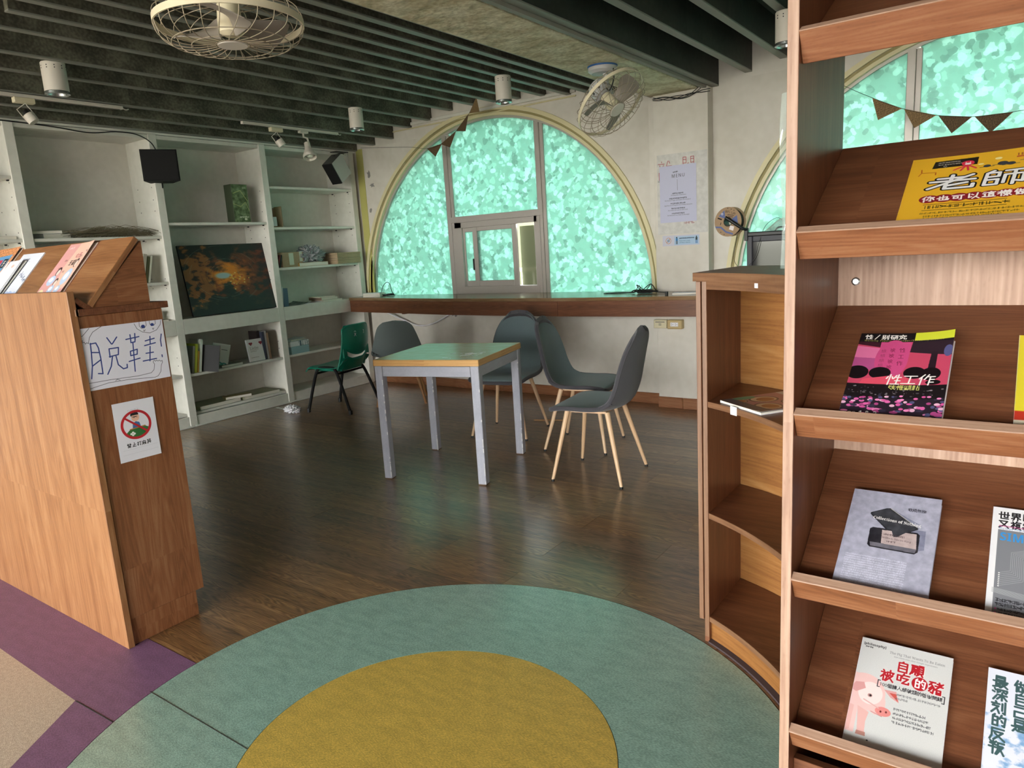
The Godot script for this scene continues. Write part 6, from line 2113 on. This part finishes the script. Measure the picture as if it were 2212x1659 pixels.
func build_shelf_things() -> void:
	var col := func(h: String) -> StandardMaterial3D: return mt(hex(h), 0.55)
	# painting leaning on the desk-height shelf
	var c := Cv.new(420, 330, hex("10130f"))
	var n := FastNoiseLite.new()
	n.seed = 7
	n.frequency = 0.02
	n.fractal_octaves = 4
	for y in 330:
		for x in 420:
			var d := Vector2((x - 195) / 210.0, (y - 150) / 165.0)
			var l := d.length()
			var w := n.get_noise_2d(x * 0.7, y * 1.2)
			var glow := maxf(0.0, 1.0 - Vector2((x - 215) / 120.0, (y - 150) / 80.0).length() + w * 0.5)
			var fire := clampf(1.15 - absf(l - 0.45) * 1.7 + w * 1.2 - maxf(0.0, absf(d.y) - absf(d.x) * 0.9) * 2.2, 0, 1)
			var leafy := clampf(1.25 - absf(l - 0.5) * 1.5 + w * 1.6 - maxf(0.0, absf(d.y) - absf(d.x) * 1.1) * 2.0, 0, 1)
			var k := Color(0.05, 0.065, 0.06).lerp(Color(0.42, 0.19, 0.09), maxf(fire, leafy) * 0.9)
			if d.x < -0.3:
				k = k.lerp(Color(0.55, 0.36, 0.16), clampf(leafy * 1.3 - 0.4 + w, 0, 0.8))
			k = k.lerp(Color(0.84, 0.52, 0.14), clampf(glow * 1.5, 0, 1))
			k = k.lerp(Color(0.62, 0.74, 0.74), clampf((1.0 - Vector2((x - 180) / 46.0, (y - 150) / 18.0).length()) * 2.5, 0, 1))
			if d.y > 0.2 and fire < 0.3:
				k = k.lerp(Color(0.10, 0.17, 0.16), 0.6)
			c.im.set_pixel(x, y, k)
	var r := RandomNumberGenerator.new()
	r.seed = 31
	for i in 60:
		var a0 := r.randf() * TAU
		var rad := r.randf_range(0.3, 1.0)
		var pts := PackedVector2Array()
		for k in 7:
			var a := a0 + k * 0.06
			pts.append(Vector2(190 + cos(a) * 200 * rad, 152 + sin(a) * 150 * rad))
		c.path(pts, 1.3, hex("8d9a90") if i % 3 else hex("0a0c0a"), 0.5)
	for i in 40:
		var a0 := Vector2(240 + r.randfn(0, 30), 165 + r.randfn(0, 22))
		c.ell(a0.x, a0.y, 5, 4, hex(["d9a93a", "c06a28", "e6cf7a", "a8482a"][i % 4]), 0.8)
	var o := thing("painting", "dark oil painting of a glowing tunnel of autumn trees leaning in the middle bay", "painting", Vector3(-5.90, 0.953, -3.90))
	var tilt := Basis(Vector3(0, 0, -1), Vector3(-0.18, 0.984, 0), Vector3(0.984, 0.18, 0))
	var s := sb()
	sheet(s, func(u: float, v: float) -> Vector3: return tilt * Vector3(lerpf(-0.445, 0.428, u) , lerpf(0.625, 0.0, v), 0.022), 1, 1, 0.0, Vector2.ONE, 1.0)
	part(s, "canvas", print_mat(c, 0.45), o)
	s = sb()
	cbox(s, Vector3(0.874, 0.626, 0.02), Transform3D(tilt, tilt * Vector3(-0.0085, 0.313, 0.011)), 0.001)
	part(s, "stretcher", M.black, o)
	# tall printed carton and its shelf
	c = Cv.new(128, 256, hex("5f6f48"))
	c.noise(5, 0.35, 0.02)
	c.path(PackedVector2Array([Vector2(10, 60), Vector2(70, 40), Vector2(118, 110)]), 4, hex("b9b878"))
	c.path(PackedVector2Array([Vector2(0, 130), Vector2(60, 150), Vector2(100, 120), Vector2(128, 180)]), 4, hex("a9ac70"))
	c.small(6, 40, 216, 11, 2, hex("d8d8c0"), 3)
	c.ell(90, 236, 12, 8, hex("d8d8c0"))
	c.text("ten", 86, 28, 20, hex("cfd0b8"))
	o = thing("carton", "tall narrow green printed carton standing on the middle bay's upper shelf", "box", Vector3(-5.94, 1.7625, -4.085))
	s = sb()
	bx(s, Vector3(-0.075, 0, -0.085), Vector3(0.035, 0.34, 0.085), 0.002)
	part(s, "box", mt(hex("3c4632"), 0.6), o)
	s = sb()
	quad(s, Vector3(0.0356, 0.002, 0.083), Vector3(0.0356, 0.002, -0.083), Vector3(0.0356, 0.338, -0.083), Vector3(0.0356, 0.338, 0.083), Vector3(1, 0, 0))
	part(s, "printed_face", print_mat(c, 0.5), o)
	# left bay, upper shelf: two white books and a bundle of dried grass
	book("white book lying at the bottom on the left bay's upper shelf, beside dried grass", lying(-5.93, 1.6555, -2.40, 0.1), 0.2, 0.17, 0.035, M.paper, "", null, 0.0)
	book("thin grey white book resting crosswise on the white book in the left bay", lying(-5.95, 1.6915, -2.33, -0.2), 0.2, 0.16, 0.022, col.call("c9cfc6"))
	s = sb()
	for i in 170:
		var z := r.randf_range(-0.36, 0.1)
		var y := 0.004 + absf(r.randfn(0, 0.018))
		var x := r.randfn(0, 0.045)
		var l := r.randf_range(0.2, 0.42)
		tube(s, curve([Vector3(x, y, z), Vector3(x + r.randfn(0, 0.02), y + r.randf() * 0.055, z + l * 0.5), Vector3(x + r.randfn(0, 0.04), maxf(0.002, y + r.randfn(0, 0.015)), z + l)], 3), 0.0016, 3, false, false)
	stuff(solo(s, "dried_grass", mt(hex("7d745c"), 0.9), "loose bundle of dark dried grass lying on the left bay's upper shelf", "dried grass", Vector3(-5.97, 1.6565, -2.95)))
	# left bay, third shelf: leaning books
	var zz := -3.0
	for e in [["blue book half hidden behind the reading desk in the left bay's row", "4c87b4", 0.018, 0.17], ["black spined book second in the short row seen past the desk", "22242a", 0.025, 0.22], ["thick beige grey book leaning in the left bay's short row", "aaa594", 0.030, 0.24], ["olive book leaning beside the white spined one in the left bay", "4c4a2c", 0.020, 0.215], ["white spined book with a yellow dot, rightmost in the left bay's row", "d8d6c4", 0.016, 0.225]]:
		book(e[0], upright(-5.90, 1.2765 + e[2] * 0.24, zz, -0.24), 0.17, e[3], e[2], col.call(e[1]), "books leaning in the left bay")
		zz -= e[2] * 1.03 + 0.004
	o = thing("jar", "small grey jar with a flat lid on the shelf behind the desk's slope", "jar", Vector3(-5.96, 0.9405, -3.12))
	s = sb()
	lathe(s, [Vector2(0, 0), Vector2(0.045, 0), Vector2(0.047, 0.01), Vector2(0.044, 0.08), Vector2(0, 0.08)], 20)
	part(s, "body", col.call("8a8674"), o)
	s = sb()
	lathe(s, [Vector2(0, 0.08), Vector2(0.07, 0.082), Vector2(0.072, 0.09), Vector2(0.06, 0.096), Vector2(0, 0.098)], 20)
	part(s, "lid", col.call("c9c9c4"), o)
	book("dark edged tray like book lying by the desk corner in the left bay", lying(-5.90, 0.9405, -3.07, 0.0), 0.17, 0.2, 0.02, col.call("6a6a5e"))
	# leftmost bay: three lying books on two shelves
	book("flat brown book on the upper shelf at the photo's left edge", lying(-5.92, 1.6555, -2.0, 0.0), 0.22, 0.24, 0.022, col.call("a08a66"))
	book("flat dark book at the bottom of the leftmost bay's pile", lying(-5.90, 1.2755, -1.96, 0.05), 0.24, 0.24, 0.05, col.call("2c2834"))
	book("tan book in the middle of the leftmost bay's pile", lying(-5.91, 1.326, -1.99, -0.05), 0.22, 0.24, 0.035, col.call("b59a78"))
	book("bent white magazine on top of the leftmost bay's pile", lying(-5.88, 1.3615, -1.95, 0.02), 0.27, 0.24, 0.012, M.paper, "", null, 0.02, "magazine")
	# right bay
	o = thing("wooden_box", "open wooden box end with a torn brown corner on the right bay's second shelf", "box", Vector3(-5.95, 1.7125, -4.47))
	s = sb()
	bx(s, Vector3(-0.08, 0, -0.07), Vector3(0.02, 0.012, 0.075), 0.002)
	bx(s, Vector3(-0.08, 0.012, -0.07), Vector3(0.03, 0.20, -0.058), 0.002)
	bx(s, Vector3(-0.08, 0.012, -0.058), Vector3(-0.07, 0.19, 0.075), 0.002)
	part(s, "boards", M.kraft, o)
	s = sb()
	bx(s, Vector3(-0.05, 0.013, 0.0), Vector3(0.03, 0.10, 0.07), 0.002)
	part(s, "white_block", M.paper, o)
	o = thing("cardboard_box", "taped brown cardboard box lying at the left of the right bay's third shelf", "box", Vector3(-5.99, 1.3265, -4.56), 0.12)
	s = sb()
	bx(s, Vector3(-0.09, 0, -0.17), Vector3(0.09, 0.145, 0.12), 0.003)
	part(s, "box", M.kraft, o)
	s = sb()
	bx(s, Vector3(0.0895, 0.02, -0.03), Vector3(0.0908, 0.135, 0.03), 0)
	bx(s, Vector3(0.0895, 0.05, -0.15), Vector3(0.0908, 0.147, -0.11), 0)
	part(s, "tape", mt(hex("c9c9b4"), 0.2), o)
	for e in [["black thin book leaning at the left end of the right bay's third shelf", "26302c", -4.405, 0.012], ["red edged thin book wedged beside the black one in the right bay", "8c4440", -4.39, 0.009]]:
		book(e[0], upright(-5.88, 1.3275, e[2], -0.28), 0.08, 0.125, e[3], col.call(e[1]))
	book("orange and white book lying under the crumpled wrapper in the right bay", lying(-5.90, 1.3265, -4.66, 0.0), 0.37, 0.13, 0.034, col.call("c9902e"), "", null)
	s = sb()
	crumple(s, Vector3(0.075, 0.08, 0.14), 9, 0.85, 0.016)
	var wr := mx(stripes(), 0.45)
	solo(s, "crumpled_wrapper", wr, "crumpled striped grey paper wrapper heaped on the right bay's third shelf", "wrapper", Vector3(-5.97, 1.425, -4.86))
	for i in 2:
		o = thing("kraft_box", ["lower flat brown box sticking out of the right bay's third shelf", "upper flat brown box sticking out of the right bay's third shelf"][i], "box", Vector3(-5.93, 1.3265 + 0.058 * i, -5.24), 0, "flat brown boxes in the right bay")
		s = sb()
		bx(s, Vector3(-0.14, 0, -0.165), Vector3(0.115, 0.036, 0.155), 0.002)
		part(s, "base", M.kraft, o)
		s = sb()
		bx(s, Vector3(-0.142, 0.0365, -0.167), Vector3(0.117, 0.057, 0.157), 0.002)
		part(s, "lid", M.kraft, o)
	# right bay, desk height
	book("white book standing edge on at the left of the right bay's rail shelf", upright(-5.89, 0.9405, -4.39, -0.08), 0.13, 0.2, 0.016, M.paper)
	book("slate blue book standing on the right bay's rail shelf", upright(-5.89, 0.9405, -4.415, -0.02), 0.13, 0.185, 0.055, col.call("5d7590"))
	c = Cv.new(128, 128, hex("4c5a58"))
	c.noise(8, 0.7, 0.03)
	book("dark teal magazine sprawled open on the right bay's rail shelf", lying(-5.89, 0.9405, -4.52, 0.25), 0.26, 0.2, 0.006, mt(hex("4c6668"), 0.4), "", print_mat(c, 0.4), 0.03, "magazine")
	book("white leaflet pile right of the teal magazine on the rail shelf", lying(-5.89, 0.9405, -4.70, -0.15), 0.2, 0.2, 0.012, M.paper, "", null, 0.01, "magazine")
	for i in 3:
		var e: Array = [["lowest cream book of the stack beside the counter corner", "ddd6c2", 0.026, 0.0, 0.0], ["middle brown spined book of the stack beside the counter corner", "8f7a68", 0.026, 0.0265, 0.05], ["top cream book with a teal slip, stacked beside the counter corner", "e2ddcc", 0.01, 0.053, -0.04]][i]
		book(e[0], lying(-5.89, 0.9405 + e[3], -4.90 + 0.02 * i, e[4]), 0.26 - 0.03 * i, 0.19, e[2], col.call(e[1]), "books stacked at the counter corner")
	# right bay, low shelf
	o = thing("gift_box", "pale blue box with a patterned white lid on the right bay's low shelf", "box", Vector3(-5.95, 0.4705, -4.53), 0.04)
	s = sb()
	bx(s, Vector3(-0.09, 0, -0.115), Vector3(0.075, 0.075, 0.115), 0.002)
	part(s, "base", col.call("8fb4b8"), o)
	s = sb()
	bx(s, Vector3(-0.095, 0.0755, -0.12), Vector3(0.08, 0.125, 0.12), 0.002)
	var lid := part(s, "lid", mx(spots(), 0.6), o)
	s = sb()
	bx(s, Vector3(0.0795, 0.0755, -0.015), Vector3(0.0812, 0.1255, 0.005), 0)
	part(s, "ribbon", col.call("5d7a84"), lid)
	book("loose printed sheets lying on the pale blue box", lying(-5.90, 0.5965, -4.45, 0.1), 0.2, 0.15, 0.014, col.call("dfe3e4"), "", null, 0.012, "magazine")
	# middle bay, low shelf
	var spine_mats := [["grey spined thin book at the left end of the middle bay's low row", "8f8f84", -3.385, 0.02, 0.24, -0.16], ["lime green spined book in the middle bay's low row", "b5bd3c", -3.405, 0.022, 0.255, -0.17], ["ochre book between the lime and white ones in the low row", "b48a3a", -3.435, 0.014, 0.19, -0.18], ["tall white book leaning in the middle bay's low row", "d9dfd4", -3.455, 0.022, 0.29, -0.2]]
	zz = -3.365
	for e in spine_mats:
		book(e[0], upright(-5.885, 0.4665 + e[3] * 0.19, zz, -0.19), 0.18, e[4], e[3], col.call(e[1]), "books leaning in the middle bay")
		zz -= e[3] * 1.02 + 0.004
	var lean := Basis(Vector3(1, 0, 0), -0.22) * Basis(Vector3.UP, -0.75)
	book("black covered book turned outwards in the middle bay's low row", Transform3D(lean * Basis(Vector3(0, 0, -1), Vector3(0, 1, 0), Vector3(1, 0, 0)), Vector3(-5.925, 0.471, -3.475)), 0.15, 0.235, 0.02, col.call("141416"))
	c = Cv.new(200, 280, hex("dfe3de"))
	for e in [[50, 130], [50, 170], [96, 220], [150, 224], [56, 240]]:
		c.ell(e[0], e[1], 36, 22, hex("4f9c98"))
		c.ell(e[0] + 4, e[1], 12, 8, hex("dfe3de"))
	c.rect(100, 60, 70, 6, hex("5a6a68"))
	book("white book with big teal letter shapes leaning in the middle bay", Transform3D(Basis(Vector3(1, 0, 0), -0.30) * Basis(Vector3.UP, -0.35) * Basis(Vector3(0, 0, -1), Vector3(0, 1, 0), Vector3(1, 0, 0)), Vector3(-5.99, 0.472, -3.60)), 0.15, 0.235, 0.016, M.paper, "", print_mat(c, 0.5))
	book("grey book lying flat before the teal lettered one", lying(-5.89, 0.4665, -3.66, 0.0), 0.22, 0.15, 0.02, col.call("93978a"))
	c = Cv.new(200, 280, hex("d9d4d2"))
	for dx in [0, 132]:
		c.ell(38 + dx, 50, 14, 13, hex("8c1f2e"))
		c.ell(60 + dx * 0.98, 50, 14, 13, hex("8c1f2e"))
		c.poly(PackedVector2Array([Vector2(25 + dx, 54), Vector2(73 + dx, 54), Vector2(49 + dx, 82)]), hex("8c1f2e"))
	c.text("Liebe", 26, 128, 44, hex("7a6a62"), "Droid Serif")
	c.rect(26, 136, 110, 3, hex("9a5a5a"))
	c.small(8, 28, 150, 9, 1.4, hex("8a7a74"), 3)
	c.small(10, 22, 226, 9, 1.4, hex("8a7a74"), 4)
	book("white book with a small red heart on its cover in the middle bay", Transform3D(Basis(Vector3(0, 0, -1), Vector3(-0.16, 0.987, 0), Vector3(0.987, 0.16, 0)), Vector3(-5.915, 0.467, -3.965)), 0.165, 0.21, 0.02, M.paper, "", print_mat(c, 0.5))
	book("dark brown book standing behind the heart covered one", upright(-5.945, 0.4665, -4.10, 0.0), 0.13, 0.28, 0.03, col.call("2e2526"))
	book("navy spined book standing right of the dark brown one", upright(-5.905, 0.4665, -4.135, 0.02), 0.16, 0.27, 0.022, col.call("3a3f52"))
	book("grey spined thin book next to the navy one in the middle bay", upright(-5.905, 0.4665, -4.165, 0.04), 0.16, 0.275, 0.02, col.call("a39c9c"))
	book("tan book at the right end of the middle bay's low shelf", upright(-5.90, 0.4665, -4.19, 0.06), 0.16, 0.255, 0.018, col.call("9a7a62"))
	# middle bay, bottom shelf
	book("large pale hardback lying at the left on the bottom shelf", lying(-5.895, 0.1265, -3.40, 0.03), 0.42, 0.27, 0.032, col.call("8f8f72"))
	book("narrow olive book lying across the two hardbacks on the bottom shelf", lying(-5.93, 0.1595, -3.68, -0.28), 0.24, 0.10, 0.024, col.call("8a7d52"))
	book("second large pale hardback lying at the right on the bottom shelf", lying(-5.895, 0.1265, -3.84, -0.02), 0.40, 0.27, 0.03, col.call("87886c"))

func stripes() -> Image:
	var c := Cv.new(128, 128, hex("8d8f92"))
	for i in 32:
		c.rect(0, i * 4, 128, 1, hex("dfe1e2"))
	return c.im

func spots() -> Image:
	var c := Cv.new(128, 128, hex("d9dcdc"))
	for i in 40:
		c.ell((i * 37) % 128, (i * 53) % 128, 8, 6, hex("9aa8a8"), 1.0, 0.6)
	return c.im

func _ready() -> void:
	set_view()
	make_materials()
	build_floor()
	build_walls()
	build_ceiling()
	build_window("window_1", 0.0)
	build_window("window_2", 4.0)
	build_outside()
	build_bookcase()
	build_counter()
	build_table()
	build_chairs()
	build_desk()
	build_rack()
	build_curved()
	var n2 := (Basis(Vector3.UP, deg_to_rad(35.88)) * Basis(Vector3.RIGHT, deg_to_rad(-10.815)) * Basis(Vector3.BACK, deg_to_rad(-3.508))) * Vector3(0.515, -0.778, 0.35).normalized()
	build_fan("caged ceiling fan hanging level over the near left part of the room", Vector3(-2.23, 2.18, -1.59), Basis.IDENTITY, Vector3(-2.23, 2.462, -1.59), 0.35)
	var yb := -n2
	var xb := yb.cross(Vector3(0.3, 0.2, 1)).normalized()
	build_fan("tilted caged ceiling fan with a blue ringed plate by the pilaster", Vector3(-2.165, 2.235, -4.235), Basis(xb, yb, xb.cross(yb)), Vector3(-2.22, 2.462, -4.24), 2.0)
	build_lamps()
	build_speakers()
	build_bunting()
	build_printer()
	build_wall_things()
	build_small_things()
	build_shelf_things()
